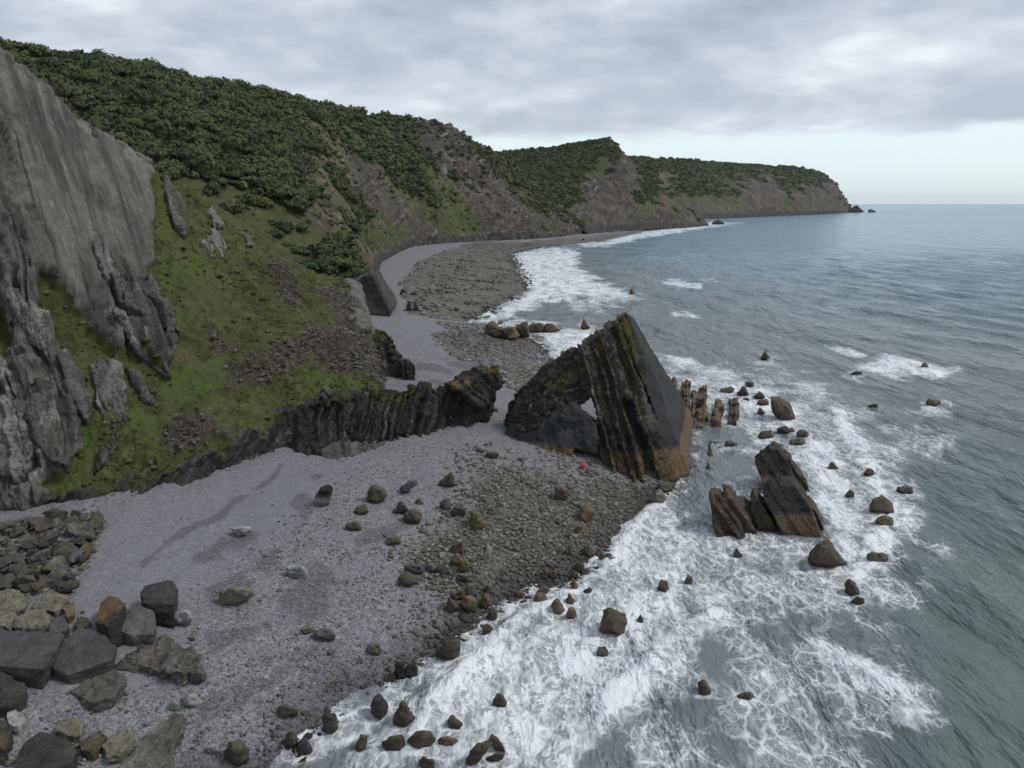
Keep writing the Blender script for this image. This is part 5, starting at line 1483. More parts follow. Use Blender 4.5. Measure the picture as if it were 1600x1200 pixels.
# the hollow, C-shaped ledge at the lower edge of the wash
cl = tag(empty('rock_ledge', on_plane(758, 1190, 0.0)), 'curved tan ledge with white water inside its hollow, lower edge of the wash', 'rock ledge')
for k, q in enumerate(([(724, 1196), (733, 1172), (750, 1158), (764, 1153), (772, 1160), (752, 1172), (742, 1190), (733, 1208)], [(762, 1156), (768, 1145), (778, 1152), (790, 1170), (791, 1180), (778, 1176), (768, 1168)], [(790, 1172), (788, 1185), (770, 1190), (756, 1196), (758, 1182), (775, 1176)])):
    o = outline_rock(q, 'brown', '', None, 'ledge', 0.5, 510 + k, sub=4)
    for key in ('label', 'category', 'group'):
        if key in o: del o[key]
    o.parent = cl; o.location = o.location - cl.location

# low ribs of upright strata awash right of the arch and behind it
def rib(u0, v0, u1, v1, w, h, mt, label, seed):
    a, b = on_plane(u0, v0, 0.0), on_plane(u1, v1, 0.0)
    ax = (b - a) / np.linalg.norm(b - a); L = np.linalg.norm(b - a)
    sd = np.array([ax[1], -ax[0], 0])
    rg = np.random.default_rng(seed)
    ns = max(4, int(L / 1.6))
    prs = []
    for i in range(ns):
        t0, t1 = i / ns * L, (i + 1.15) / ns * L
        ww = w * rg.uniform(0.6, 1.0); hh = h * rg.uniform(0.45, 1.05) * (0.7 + 0.3 * math.sin(math.pi * (i + 0.5) / ns)); o = rg.uniform(-0.2, 0.2) * w
        base = [a + ax * t0 + sd * (o - ww / 2), a + ax * t0 + sd * (o + ww / 2), a + ax * t1 + sd * (o + ww / 2), a + ax * t1 + sd * (o - ww / 2)]
        fr = np.array(base) + [0, 0, -0.8]
        bk = np.array([p * 0.75 + np.mean(base, 0) * 0.25 for p in base]) + [0, 0, hh]
        prs.append((bk, fr))
    V, Fc, bed, pale = voxel_rock(prs, 0.16, seed, 0.5, sd, 0.5, 0.3)
    base = a
    me = make_mesh('rock_rib', V - base, Fc, {'bed': bed, 'bedpale': pale})
    o = link('rock_rib', me, M[mt]); o.location = base
    tag(o, label, 'rock rib', 'ribs of upright strata by the arch')
rib(1056, 640, 1054, 600, 1.0, 1.9, 'tan', 'thin rib of tan strata touching the seaward slab of the arch', 601)
rib(1072, 668, 1071, 600, 1.4, 2.0, 'tan', 'tallest long tan rib right of the arch', 602)
rib(1084, 662, 1084, 612, 0.8, 1.3, 'tan', 'slim low tan rib between two longer ones', 603)
rib(1096, 672, 1096, 612, 1.5, 1.9, 'tan', 'broad tan rib third out from the arch', 604)
rib(1117, 670, 1122, 634, 1.9, 1.7, 'tan', 'short wide tan rib with water on both sides', 605)
rib(1148, 668, 1147, 632, 2.0, 1.6, 'brown', 'foam streaked brown rib farthest out from the arch', 606)
rib(1105, 735, 1110, 690, 0.7, 0.35, 'brown', 'barely exposed thin rib in the calm water below the longer ribs', 607)
rib(862, 585, 862, 565, 1.3, 1.5, 'olive', 'small weedy rib in the shallows behind the arch', 608)
rib(880, 585, 882, 560, 1.5, 2.4, 'olive', 'weedy rib close behind the landward shoulder of the arch', 609)
rib(892, 580, 893, 557, 1.3, 2.6, 'olive', 'weedy rib rising highest behind the arch', 610)

# ---- big blocks at lower left
M['olivedark'] = mat_rock('greenish_slate_rock', (0.018, 0.021, 0.018), (0.048, 0.052, 0.042), (0.095, 0.097, 0.075), sc=0.9, moss=0.5)
LEFT = [
    ([(-30, 985), (0, 984), (55, 987), (101, 990), (86, 1018), (68, 1046), (0, 1040), (-30, 1038)], 1.26, 'slate', 'biggest dark flat topped block at the left edge', (0.02, -0.03)),
    ([(120, 980), (142, 982), (162, 990), (183, 1010), (176, 1030), (105, 1056), (77, 1041), (98, 1003)], 1.10, 'slate', 'broad dark grey slab next to the biggest flat topped block', (0.03, 0.12)),
    ([(172, 1043), (185, 1048), (198, 1064), (180, 1086), (145, 1099), (103, 1078), (125, 1062)], 0.72, 'taupe', 'pale tilted slab in front of the broad dark grey one', (0.0, 0.10)),
    ([(182, 1030), (195, 1014), (213, 1000), (238, 996), (262, 1003), (290, 1005), (314, 1014), (312, 1036), (285, 1050), (250, 1046), (215, 1040)], 0.83, 'taupe', 'craggy pale slab with a rusty underside among the dark blocks', (0.0, 0.05)),
    ([(186, 984), (198, 952), (212, 946), (241, 953), (244, 975), (240, 991), (205, 993)], 1.21, 'grey', 'square grey topped block between the black boulder and the craggy slab', (0.0, 0.15)),
    ([(218, 930), (224, 915), (245, 908), (270, 906), (277, 922), (272, 944), (240, 947), (222, 942)], 1.95, 'dark', 'black square boulder farthest out on the shingle', (0.0, 0.1)),
    ([(158, 940), (170, 929), (185, 932), (195, 941), (186, 962), (165, 975), (146, 972)], 1.95, 'rusty', 'upright dark block with an orange stained top', (0.25, 0.1)),
    ([(-20, 925), (10, 919), (28, 922), (40, 933), (42, 948), (22, 957), (-20, 950)], 0.83, 'yellow', 'yellowish lichened boulder uppermost at left edge', (0, 0.1)),
    ([(50, 949), (62, 933), (74, 924), (107, 926), (101, 948), (88, 956)], 0.77, 'yellow', 'yellowish boulder with dark front beside the uppermost one', (0, 0.2)),
    ([(22, 968), (48, 951), (66, 950), (77, 964), (74, 976), (45, 982), (20, 979)], 0.72, 'yellow', 'wide yellowish boulder just behind the biggest dark block', (0, 0.2)),
    ([(-25, 950), (5, 948), (26, 958), (18, 976), (-25, 980)], 0.72, 'yellow', 'cream boulder below the uppermost one at the left edge', (0, 0.1)),
    ([(76, 972), (84, 964), (104, 966), (109, 980), (95, 989), (76, 987)], 0.66, 'slate', 'small dark boulder in the gap behind the broad grey slab', (0, 0)),
    ([(117, 972), (126, 962), (139, 964), (140, 976), (128, 982), (117, 979)], 0.55, 'brown', 'small brown boulder beside the orange topped block', (0, 0)),
    ([(98, 952), (105, 938), (116, 942), (116, 958), (104, 964)], 0.66, 'tan', 'rusty brown boulder squeezed beside the yellowish one with dark front', (0, 0)),
    ([(-40, 1046), (0, 1045), (38, 1066), (40, 1082), (15, 1102), (-40, 1112)], 1.10, 'olivedark', 'dark greenish slab cut by the left edge', (0, 0.15)),
    ([(6, 1120), (20, 1105), (38, 1113), (42, 1126), (28, 1136), (10, 1132)], 0.55, 'pale', 'cream coloured rock in sand below the dark slab', (0, 0)),
    ([(-25, 1120), (12, 1128), (20, 1145), (10, 1168), (-25, 1172)], 0.77, 'brown', 'brown rounded boulder at the left edge below the cream rock', (0, 0)),
    ([(25, 1180), (40, 1155), (62, 1140), (95, 1148), (122, 1168), (112, 1192), (70, 1210), (25, 1208)], 0.94, 'olivedark', 'large dark mossy boulder at the bottom left', (0, 0.1)),
    ([(85, 1136), (98, 1121), (115, 1119), (131, 1128), (127, 1146), (108, 1151)], 0.66, 'yellow', 'brown and white boulder behind the large mossy one', (0, 0.1)),
    ([(120, 1160), (138, 1146), (158, 1136), (165, 1148), (145, 1173), (124, 1172)], 0.66, 'olive', 'olive brown boulder right of the large mossy one', (0, 0.1)),
    ([(160, 1164), (172, 1148), (190, 1137), (207, 1140), (214, 1154), (190, 1176), (166, 1184)], 0.72, 'yellow', 'tan and white boulder between olive one and the long wedge', (0, 0.1)),
    ([(176, 1204), (205, 1178), (236, 1150), (246, 1127), (268, 1115), (290, 1110), (293, 1130), (272, 1165), (250, 1205), (220, 1225), (180, 1225)], 0.72, 'taupe', 'long taupe wedge of rock at the bottom edge', (0.05, 0.0)),
    ([(105, 820), (114, 814), (136, 815), (150, 834), (146, 840), (122, 836), (108, 829)], 0.88, 'taupe', 'flat brown slab on top of the rubble heap', (0, 0.15)),
    ([(75, 880), (84, 868), (98, 866), (106, 880), (107, 900), (95, 912), (78, 905)], 0.88, 'taupe', 'large round grey brown boulder lowest in the rubble heap', (0, 0.2)),
    ([(137, 806), (142, 797), (156, 795), (165, 805), (162, 817), (145, 819)], 0.88, 'olive', 'olive brown boulder at the shingle corner under the cliff', (0, 0.1)),
]
for i, (q, h, mt, lb, tl) in enumerate(LEFT):
    big = (max(p_[0] for p_ in q) - min(p_[0] for p_ in q)) > 40
    craggy = 'craggy pale slab with' in lb
    block_rock(q, h, mt, lb, 'big blocks at the foot of the cliff', 'boulder', 700 + i, tilt=tl, sub=5 if big else 4, rough=2.4 if craggy else 0.5 if mt in ('dark', 'grey', 'slate', 'olivedark', 'rusty') else 1.3, power=30 if mt in ('dark', 'grey', 'slate', 'olivedark') else 16)
# rubble heap
rg = np.random.default_rng(88)
rub = np.array([(-20, 815), (20, 818), (60, 812), (110, 800), (165, 812), (160, 835), (150, 860), (140, 880), (125, 905), (115, 930), (60, 930), (-20, 925)], float)
proto = []
for k in range(10):
    pts = rg.normal(size=(14, 3)); pts /= np.linalg.norm(pts, axis=1)[:, None]; pts *= [1.0, 0.75, 0.55]
    c, V, Fc, bed = poly_rock(pts, 3, 14, 1.0, 900 + k)
    proto.append((V + c, Fc))
pm = [make_mesh('rubble_block', V, Fq) for V, Fq in proto]
for me in pm: me.set_sharp_from_angle(angle=math.radians(35))
M['rubble'] = mat_rock('dull_rubble_rock', (0.036, 0.032, 0.027), (0.082, 0.074, 0.063), (0.15, 0.137, 0.117), sc=1.4)
rm = [M['rubble'], M['brown'], M['rubble'], M['taupe'], M['rubble'], M['brown'], M['rubble'], M['grey'], M['rubble'], M['olive']]
for k, me in enumerate(pm): me.materials.append(rm[k])
cnt = 0
while cnt < 110:
    u, v = rg.uniform(-25, 168), rg.uniform(805, 932)
    if poly_sd(np.array([[u, v]]), rub)[0] > 0: continue
    g = ground_at(u, v)[0]
    o = bpy.data.objects.new('rubble_block', pm[cnt % 10]); COL.objects.link(o)
    s = rg.uniform(0.3, 0.95) if cnt > 22 else rg.uniform(0.9, 1.4)
    o.location = (g[0], g[1], g[2] + s * 0.22 + rg.uniform(0, 0.5)); o.scale = (s, s * rg.uniform(0.8, 1.1), s * rg.uniform(0.8, 1.2))
    o.rotation_euler = (rg.uniform(-0.5, 0.5), rg.uniform(-0.5, 0.5), rg.uniform(0, 6.28))
    tag(o, 'grey brown angular block, one of the rubble heaped under the grassy cliff', 'rubble', 'rubble heaped under the grassy cliff')
    cnt += 1
NAMED = []
for o in list(COL.objects):
    if o.get('category') in ('boulder', 'rock arch', 'rock ridge', 'sea stack') and o.get('label') and o.get('group') != 'rubble heaped under the grassy cliff':
        lb = o['label']
        for w in (' in ', ' on ', ' at ', ' below', ' above', ' lying', ' standing', ' right of', ' left of', ' of ', ' with ', ' nearest', ' beside', ' behind', ' running', ' touching', ' amid', ' just', ' among', ' second', ' third', ' fourth', ' between', ' by ', ' leaning', ' sunk', ' next', ' cut', ' alone', ' out ', ' far', ' squeezed', ' tucked', ' sitting', ' against', ', ', ' off ', ' awash', ' breaking', ' half', ' perched', ' beyond', ' inside', ' before', ' forming'):
            lb = lb.split(w)[0]
        if 2 <= len(lb.split()) <= 6:
            NAMED.append((lb, np.array(proj(np.array(o.location)[None])).ravel()))
_c = {}
for lb, q in NAMED: _c[lb] = _c.get(lb, 0) + 1
NAMED = [(lb, q) for lb, q in NAMED if _c[lb] == 1]
_used = set()
def near_label(desc, P, fallback):
    uv = np.array(proj(np.asarray(P)[None])).ravel()
    c = sorted(NAMED, key=lambda t: ((t[1] - uv) ** 2).sum())[:4]
    for lb, q in c:
        d = uv - q
        if np.hypot(*d) > 130: break
        w = ('right of' if d[0] > 0 else 'left of') if abs(d[0]) > abs(d[1]) else ('in front of' if d[1] > 0 else 'behind')
        t = '%s %s the %s' % (desc, w, lb)
        if t not in _used and len(t.split()) <= 15:
            _used.add(t)
            return t
    return fallback

# small loose rocks: in the wash, along the far reef, by the shore
def scatter(poly, n, smin, smax, name, label, cat, group, mats, seed, zoff=0.1, flat=1.0):
    rg = np.random.default_rng(seed)
    pl = np.array(poly, float)
    ms = []
    for k in range(5):
        me = pm[(k * 2 + seed) % 10].copy(); me.materials.clear(); me.materials.append(M[mats[k % len(mats)]]); ms.append(me)
    c = 0
    while c < n:
        u, v = rg.uniform(pl[:, 0].min(), pl[:, 0].max()), rg.uniform(pl[:, 1].min(), pl[:, 1].max())
        if poly_sd(np.array([[u, v]]), pl)[0] > 0: continue
        g = ground_at(u, v)[0]
        s = smin + (smax - smin) * rg.random() ** 2
        o = bpy.data.objects.new(name, ms[c % 5]); COL.objects.link(o)
        o.location = (g[0], g[1], g[2] + s * zoff); o.scale = (s, s * rg.uniform(0.7, 1.1), s * flat * rg.uniform(0.8, 1.3))
        o.rotation_euler = (rg.uniform(-0.4, 0.4), rg.uniform(-0.4, 0.4), rg.uniform(0, 6.28))
        tag(o, near_label(' '.join(label.split()[:3]), g, label), cat, group)
        c += 1
scatter([(840, 880), (960, 860), (955, 900), (900, 960), (800, 960), (800, 930)], 17, 0.3, 0.75, 'boulder', 'small tan stone among the wash and pools below the brown cobbles', 'boulder', 'small stones among the wash', ['tan', 'brown'], 41)
scatter([(500, 1120), (640, 1050), (700, 1060), (660, 1130), (560, 1190), (440, 1200)], 13, 0.2, 0.6, 'boulder', 'small dark stone breaking the white wash below the pebble bank', 'boulder', 'small stones in the lower wash', ['dark', 'brown'], 42)
scatter([(960, 830), (1130, 840), (1120, 930), (980, 990), (930, 940)], 8, 0.25, 0.6, 'boulder', 'small dark rock awash in foam between the arch and the pitted block', 'boulder', 'small rocks awash below the arch', ['brown', 'dark'], 43, 0.0)
scatter([(1110, 600), (1200, 600), (1260, 690), (1300, 720), (1180, 720), (1110, 700)], 11, 0.3, 0.9, 'boulder', 'small brown rock awash between the ribs and the biggest slab rock', 'boulder', 'small rocks awash in the back surf', ['brown', 'taupe'], 44, 0.0)
scatter([(800, 420), (845, 440), (820, 470), (760, 500), (730, 505), (800, 455)], 13, 0.5, 1.3, 'boulder', 'dark rock at the wave edge of the far brown reef', 'boulder', 'rocks along the far reef edge', ['brown', 'dark'], 45, 0.1)
scatter([(755, 505), (870, 508), (865, 525), (760, 535)], 22, 0.7, 1.7, 'boulder', 'low weedy rock in the reef line across the middle of the bay', 'boulder', 'low rocks of the reef line', ['brown', 'tan', 'olive'], 46, 0.1)
scatter([(820, 540), (880, 555), (900, 590), (850, 600), (800, 570)], 12, 0.2, 0.6, 'boulder', 'small dark stone in the shallows behind the arch', 'boulder', 'small stones in the shallows behind the arch', ['dark', 'olive'], 47, 0.0)
scatter([(560, 995), (700, 930), (760, 880), (700, 850), (620, 920), (540, 1000)], 13, 0.2, 0.5, 'boulder', 'small grey brown stone at the edge of pale shingle and brown cobbles', 'boulder', 'small stones at the cobble edge', ['taupe', 'grey', 'olive'], 48, 0.1)
scatter([(400, 1100), (560, 1000), (600, 1010), (520, 1120), (420, 1160)], 15, 0.18, 0.5, 'boulder', 'rounded stone on the lower pebble bank', 'boulder', 'rounded stones on the lower pebble bank', ['grey', 'taupe', 'pale'], 49, 0.1)
scatter([(20, 1100), (240, 1090), (300, 1060), (320, 1180), (100, 1190)], 12, 0.12, 0.32, 'boulder', 'little pale stone on sand among the bottom left blocks', 'boulder', 'little stones among the big blocks', ['pale', 'grey', 'yellow'], 50, 0.1)
scatter([(890, 372), (1000, 358), (1105, 349), (1150, 350), (1000, 366), (905, 382)], 11, 1.0, 2.6, 'boulder', 'dark rock on the shore platform below the wooded middle headland', 'boulder', 'rocks below the middle headland', ['dark', 'brown'], 51, 0.0)

# ---- cobbles and pebbles (nobody could count them)
def cobbles():
    rg = np.random.default_rng(5)
    V0, F0 = ICO[1]
    parts, faces, tint, brn, wet = [], [], [], [], []
    n = 330000
    P2 = np.concatenate([np.column_stack([rg.uniform(-48, 40, n), rg.uniform(34, 150, n)]), np.column_stack([rg.uniform(-70, 70, 40000), rg.uniform(205, 620, 40000)]), np.column_stack([rg.uniform(-40, 25, 26000), rg.uniform(108, 205, 26000)])])
    z = ground_z(P2)
    uv = np.column_stack(proj(np.column_stack([P2, z])))
    ok = (uv[:, 0] > -30) & (uv[:, 0] < 1100) & (uv[:, 1] < 1230)
    P2, z, uv = P2[ok], z[ok], uv[ok]
    d = shore_dist(P2)
    br = np.zeros(len(P2))
    p3 = np.column_stack([P2, np.zeros(len(P2))])
    for q in BROWN[:2]: br = np.maximum(br, px_mask(uv, q, 70, p3, 36, 0.12, 1))
    rubz = px_mask(uv, rub, 8) * (P2[:, 1] < 110)
    reef = px_mask(uv, BROWN[2], 10, p3, 8, 0.03, 6) * (P2[:, 1] > 200)
    weedy = np.maximum(px_mask(uv, GREEN[0], 14, p3, 10, 0.1, 8), np.maximum(px_mask(uv, GREEN[1], 14, p3, 10, 0.1, 9), px_mask(uv, [(690, 505), (860, 520), (850, 560), (760, 560)], 10, p3, 8, 0.1, 10))) * ((P2[:, 1] > 108) & (P2[:, 1] <= 205))
    br = np.maximum(np.maximum(br, rubz), np.maximum(reef, weedy))
    br = (rg.random(len(P2)) < br) * 1.0
    fine = px_mask(uv, FINE[0], 25, p3, 14, 0.1, 4)
    cl = 0.5 + 0.9 * fbm(p3 * 0.12, 3, 71)
    rnd = rg.random(len(P2))
    near = ss(-P2[:, 1], -100, -50)
    dens = np.where(br > 0.5, 0.55, (0.30 * near * (0.4 + cl) * (1 - 0.92 * fine))) * (d > -2.0) + 0.25 * ss(-d, -9, -2) * (d > -2) * near
    dens = np.where(P2[:, 1] > 200, 0.65 * (reef > 0.3), dens)
    dens = np.where((P2[:, 1] > 108) & (P2[:, 1] <= 205), 0.6 * (weedy > 0.3) * (d > -3), dens)
    k = rnd < np.clip(dens, 0, 1) * 0.75
    P2, z, br, d, fine, rubz = P2[k], z[k], br[k], d[k], fine[k], rubz[k]
    n = len(P2)
    r = np.where(br > 0.5, 0.09 + 0.20 * rg.random(n) ** 2.2, 0.05 + 0.10 * rg.random(n) ** 3)
    big = rg.random(n) < 0.02
    r[big] *= 1.8
    r = np.where(P2[:, 1] > 200, 0.25 + 0.75 * rg.random(n) ** 2.5, r)
    r = np.where(rubz > 0.5, r * 1.3, r)
    r = np.where((P2[:, 1] > 108) & (P2[:, 1] <= 205), 0.12 + 0.38 * rg.random(n) ** 2.5, r)
    th = rg.uniform(0, 2 * math.pi, n)
    sx, sy, sz = r * rg.uniform(0.9, 1.5, n), r * rg.uniform(0.7, 1.0, n), r * rg.uniform(0.5, 0.8, n)
    jit = 1 + rg.uniform(-0.18, 0.18, (n, len(V0), 1))
    L = V0[None] * jit * np.stack([sx, sy, sz], -1)[:, None, :]
    c, s = np.cos(th)[:, None], np.sin(th)[:, None]
    X = L[..., 0] * c - L[..., 1] * s + P2[:, :1]; Y = L[..., 0] * s + L[..., 1] * c + P2[:, 1:]
    Z = L[..., 2] + (z + sz * 0.35)[:, None]
    V = np.stack([X, Y, Z], -1).reshape(-1, 3)
    Fc = (F0[None] + (np.arange(n) * len(V0))[:, None, None]).reshape(-1, 3)
    m = len(V0)
    t = np.clip(rg.random(n), 0, 1)
    w = ss(-d, -(3.5), 0.5)
    me = make_mesh('cobbles', V, Fc, {'tint': np.repeat(t, m), 'brown': np.repeat(np.clip(br + 0.25 * (rg.random(n) < 0.15), 0, 1), m), 'wet': np.repeat(w, m)})
    tag(link('cobbles', me, M['cobble']), kind='stuff')
    print('cobbles', n)
cobbles()

# ---- trees
def crown_mesh(seed, nleaf, sub, leaf=(0.09, 0.17)):
    rg = np.random.default_rng(seed)
    V0, F0 = ICO[sub]
    sq = rg.uniform(0.75, 1.3, 3) * [1, 1, 0.9]
    core = V0 * 0.78 * (1 + 0.50 * fbm(V0 * 1.3 + seed, 3, seed % 30))[:, None] * sq
    core = core * [1.0, 1.0, 0.62]
    d = rg.normal(size=(nleaf, 3)); d[:, 2] = np.abs(d[:, 2]) * 1.1 - 0.25
    d /= np.linalg.norm(d, axis=1)[:, None]
    r = 0.82 * (1 + 0.50 * fbm(d * 1.3 + seed, 3, seed % 30)) + rg.uniform(-0.08, 0.26, nleaf)
    c = d * r[:, None] * [1, 1, 0.62] * sq
    nrm = d + rg.normal(size=(nleaf, 3)) * 0.34
    nrm /= np.linalg.norm(nrm, axis=1)[:, None]
    a = np.cross(nrm, rg.normal(size=(nleaf, 3))); a /= np.linalg.norm(a, axis=1)[:, None]
    b = np.cross(nrm, a)
    s = rg.uniform(leaf[0], leaf[1], nleaf)[:, None]
    q = np.stack([c + a * s, c + b * s * 0.8, c - a * s, c - b * s * 0.8], 1).reshape(-1, 3)
    i = np.arange(nleaf)[:, None] * 4 + len(core)
    Ff = np.concatenate([np.concatenate([i, i + 1, i + 2], 1), np.concatenate([i, i + 2, i + 3], 1)])
    V = np.concatenate([core, q]); Fc = np.concatenate([F0, Ff])
    t = np.concatenate([np.full(len(core), 0.0), np.repeat(rg.uniform(0, 0.22, nleaf), 4)])
    return V, Fc, t

def trunk_mesh(seed):
    rg = np.random.default_rng(seed)
    segs = [((0, 0, -1.2), (0.08, 0.05, 0.0), 0.16, 0.12), ((0.08, 0.05, 0.0), (0.02, 0.1, 0.75), 0.12, 0.06)]
    for k in range(3):
        a = rg.uniform(0, 6.28)
        segs.append(((0.06, 0.06, 0.1 + 0.15 * k), (0.55 * math.cos(a), 0.55 * math.sin(a), 0.5 + 0.1 * k), 0.06, 0.025))
    V, Fc = [], []
    for p, q, r0, r1 in segs:
        p, q = np.array(p), np.array(q); ax = (q - p) / np.linalg.norm(q - p)
        e = np.cross(ax, [0.3, 1, 0.2]); e /= np.linalg.norm(e); g = np.cross(ax, e)
        n0 = len(V)
        for c, r in ((p, r0), (q, r1)):
            for j in range(6):
                an = j * math.pi / 3
                V.append(c + r * (math.cos(an) * e + math.sin(an) * g))
        for j in range(6):
            Fc.append((n0 + j, n0 + (j + 1) % 6, n0 + 6 + (j + 1) % 6)); Fc.append((n0 + j, n0 + 6 + (j + 1) % 6, n0 + 6 + j))
    return make_mesh('trunk', np.array(V), np.array(Fc))

def spaced(P, rad, rg, k):
    cell = {}
    out = []
    order = rg.permutation(len(P))
    for i in order:
        r = rad[i]
        g = 9.0
        cx, cy = int(P[i, 0] // g), int(P[i, 1] // g)
        ok = True
        for dx in (-1, 0, 1):
            for dy in (-1, 0, 1):
                for j in cell.get((cx + dx, cy + dy), ()):
                    if (P[i, 0] - P[j, 0]) ** 2 + (P[i, 1] - P[j, 1]) ** 2 + (P[i, 2] - P[j, 2]) ** 2 < (k * (r + rad[j])) ** 2:
                        ok = False; break
                if not ok: break
            if not ok: break
        if ok:
            cell.setdefault((cx, cy), []).append(i); out.append(i)
    return np.array(out)

def merged(name, protos, P, r, seed):
    rg = np.random.default_rng(seed)
    Vs, Fs, Ts = [], [], []
    off = 0
    which = rg.integers(0, len(protos), len(P))
    for w, (V0, F0, t0) in enumerate(protos):
        k = np.where(which == w)[0]
        n = len(k)
        if not n: continue
        th = rg.uniform(0, 6.28, n); c, s = np.cos(th)[:, None], np.sin(th)[:, None]
        sx = r[k] * rg.uniform(0.85, 1.2, n); sz = r[k] * rg.uniform(0.75, 1.2, n)
        X = (V0[:, 0] * c - V0[:, 1] * s) * sx[:, None] + P[k, :1]; Y = (V0[:, 0] * s + V0[:, 1] * c) * sx[:, None] + P[k, 1:2]
        Z = V0[None, :, 2] * sz[:, None] + P[k, 2:3] + (sz * 0.35)[:, None]
        Vs.append(np.stack([X, Y, Z], -1).reshape(-1, 3))
        Fs.append((F0[None] + (np.arange(n) * len(V0))[:, None, None]).reshape(-1, 3) + off)
        off += n * len(V0)
        Ts.append((t0[None] + rg.random(n)[:, None]).ravel())
    if not Vs: return
    me = make_mesh(name, np.concatenate(Vs), np.concatenate(Fs), {'tint': np.concatenate(Ts)})
    tag(link(name, me, M['leaf']), kind='stuff')
    print(name, len(P), len(me.polygons))

def plant():
    rg = np.random.default_rng(17)
    V, N, R, SC, LU, ri = HILL
    uv = np.column_stack(proj(V))
    bare = np.maximum(np.maximum(R, SC), LU)
    low = (ri > 1.25) & (ri < 8.4)
    # open, scrubby strip along some spurs
    scrub = fbm(V * 0.018, 3, 91)
    pr = np.where(bare > 0.22, 0.05, 1.0) * (0.04 + 0.96 * ss(scrub, -0.5, -0.05))
    pr = pr * np.where(uv[:, 0] > 560, ss(ri, 2.0, 3.2), 1)
    front = (uv[:, 0] > -80) & (uv[:, 0] < 960) & (uv[:, 1] > 20)
    k = np.where(low & front & (rg.random(len(V)) < pr))[0]
    k = rg.choice(k, min(len(k), 30000), replace=False)
    P = V[k]
    y = P[:, 1]
    r = (1.4 + 3.6 * rg.random(len(P)) ** 1.8) * np.where(ri[k] > 6.9, 0.8, 1.0) * (1 + 0.25 * ss(y, 500, 800))
    r = r * np.where(bare[k] > 0.35, 0.5, 1)
    kk = spaced(P, r, rg, 0.43)
    P, r = P[kk], r[kk]
    u2, v2 = proj(P)
    size = r / np.linalg.norm(P - [0, 0, H], axis=1)
    # rough test of what the near headland hides
    ridge = np.array([(q[0], q[1]) for q in RIDGE])
    hid = v2 > np.interp(u2, ridge[:, 0], ridge[:, 1]) + 12
    hid &= u2 < 567
    keep = ~hid
    P, r, size, u2 = P[keep], r[keep], size[keep], u2[keep]
    inframe = (u2 > 0)
    order = np.argsort(-(size * inframe))
    near, rest = order[:300], order[300:]
    hi = [crown_mesh(200 + j, 300, 3) for j in range(8)]
    cm = [make_mesh('crown', Vq, Fq, {'tint': tq}) for Vq, Fq, tq in hi]
    for me in cm: me.materials.append(M['leaf'])
    tm = [trunk_mesh(300 + j) for j in range(4)]
    for me in tm: me.materials.append(M['bark'])
    for n, i in enumerate(near):
        t = empty('tree', P[i] + [0, 0, -0.3])
        t.scale = (r[i] * rg.uniform(0.9, 1.15), r[i] * rg.uniform(0.9, 1.15), r[i] * rg.uniform(0.85, 1.25))
        t.rotation_euler = (0, 0, rg.uniform(0, 6.28))
        tag(t, 'dark green broadleaf tree in dense wood on the hillside behind the grey cliff', 'tree', 'trees on the wooded hillside')
        c = bpy.data.objects.new('crown', cm[n % 8]); COL.objects.link(c); c.parent = t; c.location = (0, 0, 0.5)
        b = bpy.data.objects.new('trunk', tm[n % 4]); COL.objects.link(b); b.parent = t
    md = [crown_mesh(220 + j, 40, 1, (0.18, 0.32)) for j in range(8)]
    merged('hillside_woodland', md, P[rest], r[rest], 7)
    # low bushes between the trees and on the broken ground
    kb = np.where((ri > 1.3) & (ri < 8.0) & front & (rg.random(len(V)) < np.where(R > 0.3, 0.10, np.where(SC > 0.3, 0.25, 1.0))))[0]
    kb = rg.choice(kb, min(len(kb), 3600), replace=False)
    Pb = V[kb]; ub, vb = proj(Pb)
    hb = (vb > np.interp(ub, ridge[:, 0], ridge[:, 1]) + 12) & (ub < 567)
    Pb = Pb[~hb]
    bush = [crown_mesh(260 + j, 22, 1, (0.30, 0.5)) for j in range(6)]
    merged('hillside_scrub', bush, Pb - [0, 0, 0.2], (0.5 + 1.1 * rg.random(len(Pb)) ** 2) * (1 + 0.3 * ss(Pb[:, 1], 450, 800)), 8)
    # the farther headlands
    lo = [crown_mesh(240 + j, 18, 1, (0.32, 0.5)) for j in range(6)]
    for nm, data, n0, rr, sp in (('cape_woodland', CAPE, 9000, (2.0, 5.0), 0.7), ('point_woodland', POINT, 5000, (5.0, 11.0), 0.8)):
        V, N, R, SC, LU, ri = data
        ok = np.where((ri > 2.2) & (ri < 8.2) & (np.maximum(np.maximum(R, SC), LU) < 0.3))[0]
        k = rg.choice(ok, min(len(ok), n0), replace=False)
        P = V[k]; r = rr[0] + (rr[1] - rr[0]) * rg.random(len(P)) ** 2
        kk = spaced(P / (rr[1] / 3.0), r / (rr[1] / 3.0), rg, sp)
        merged(nm, lo, P[kk] - [0, 0, rr[0] * 0.45], r[kk], 9)
plant()

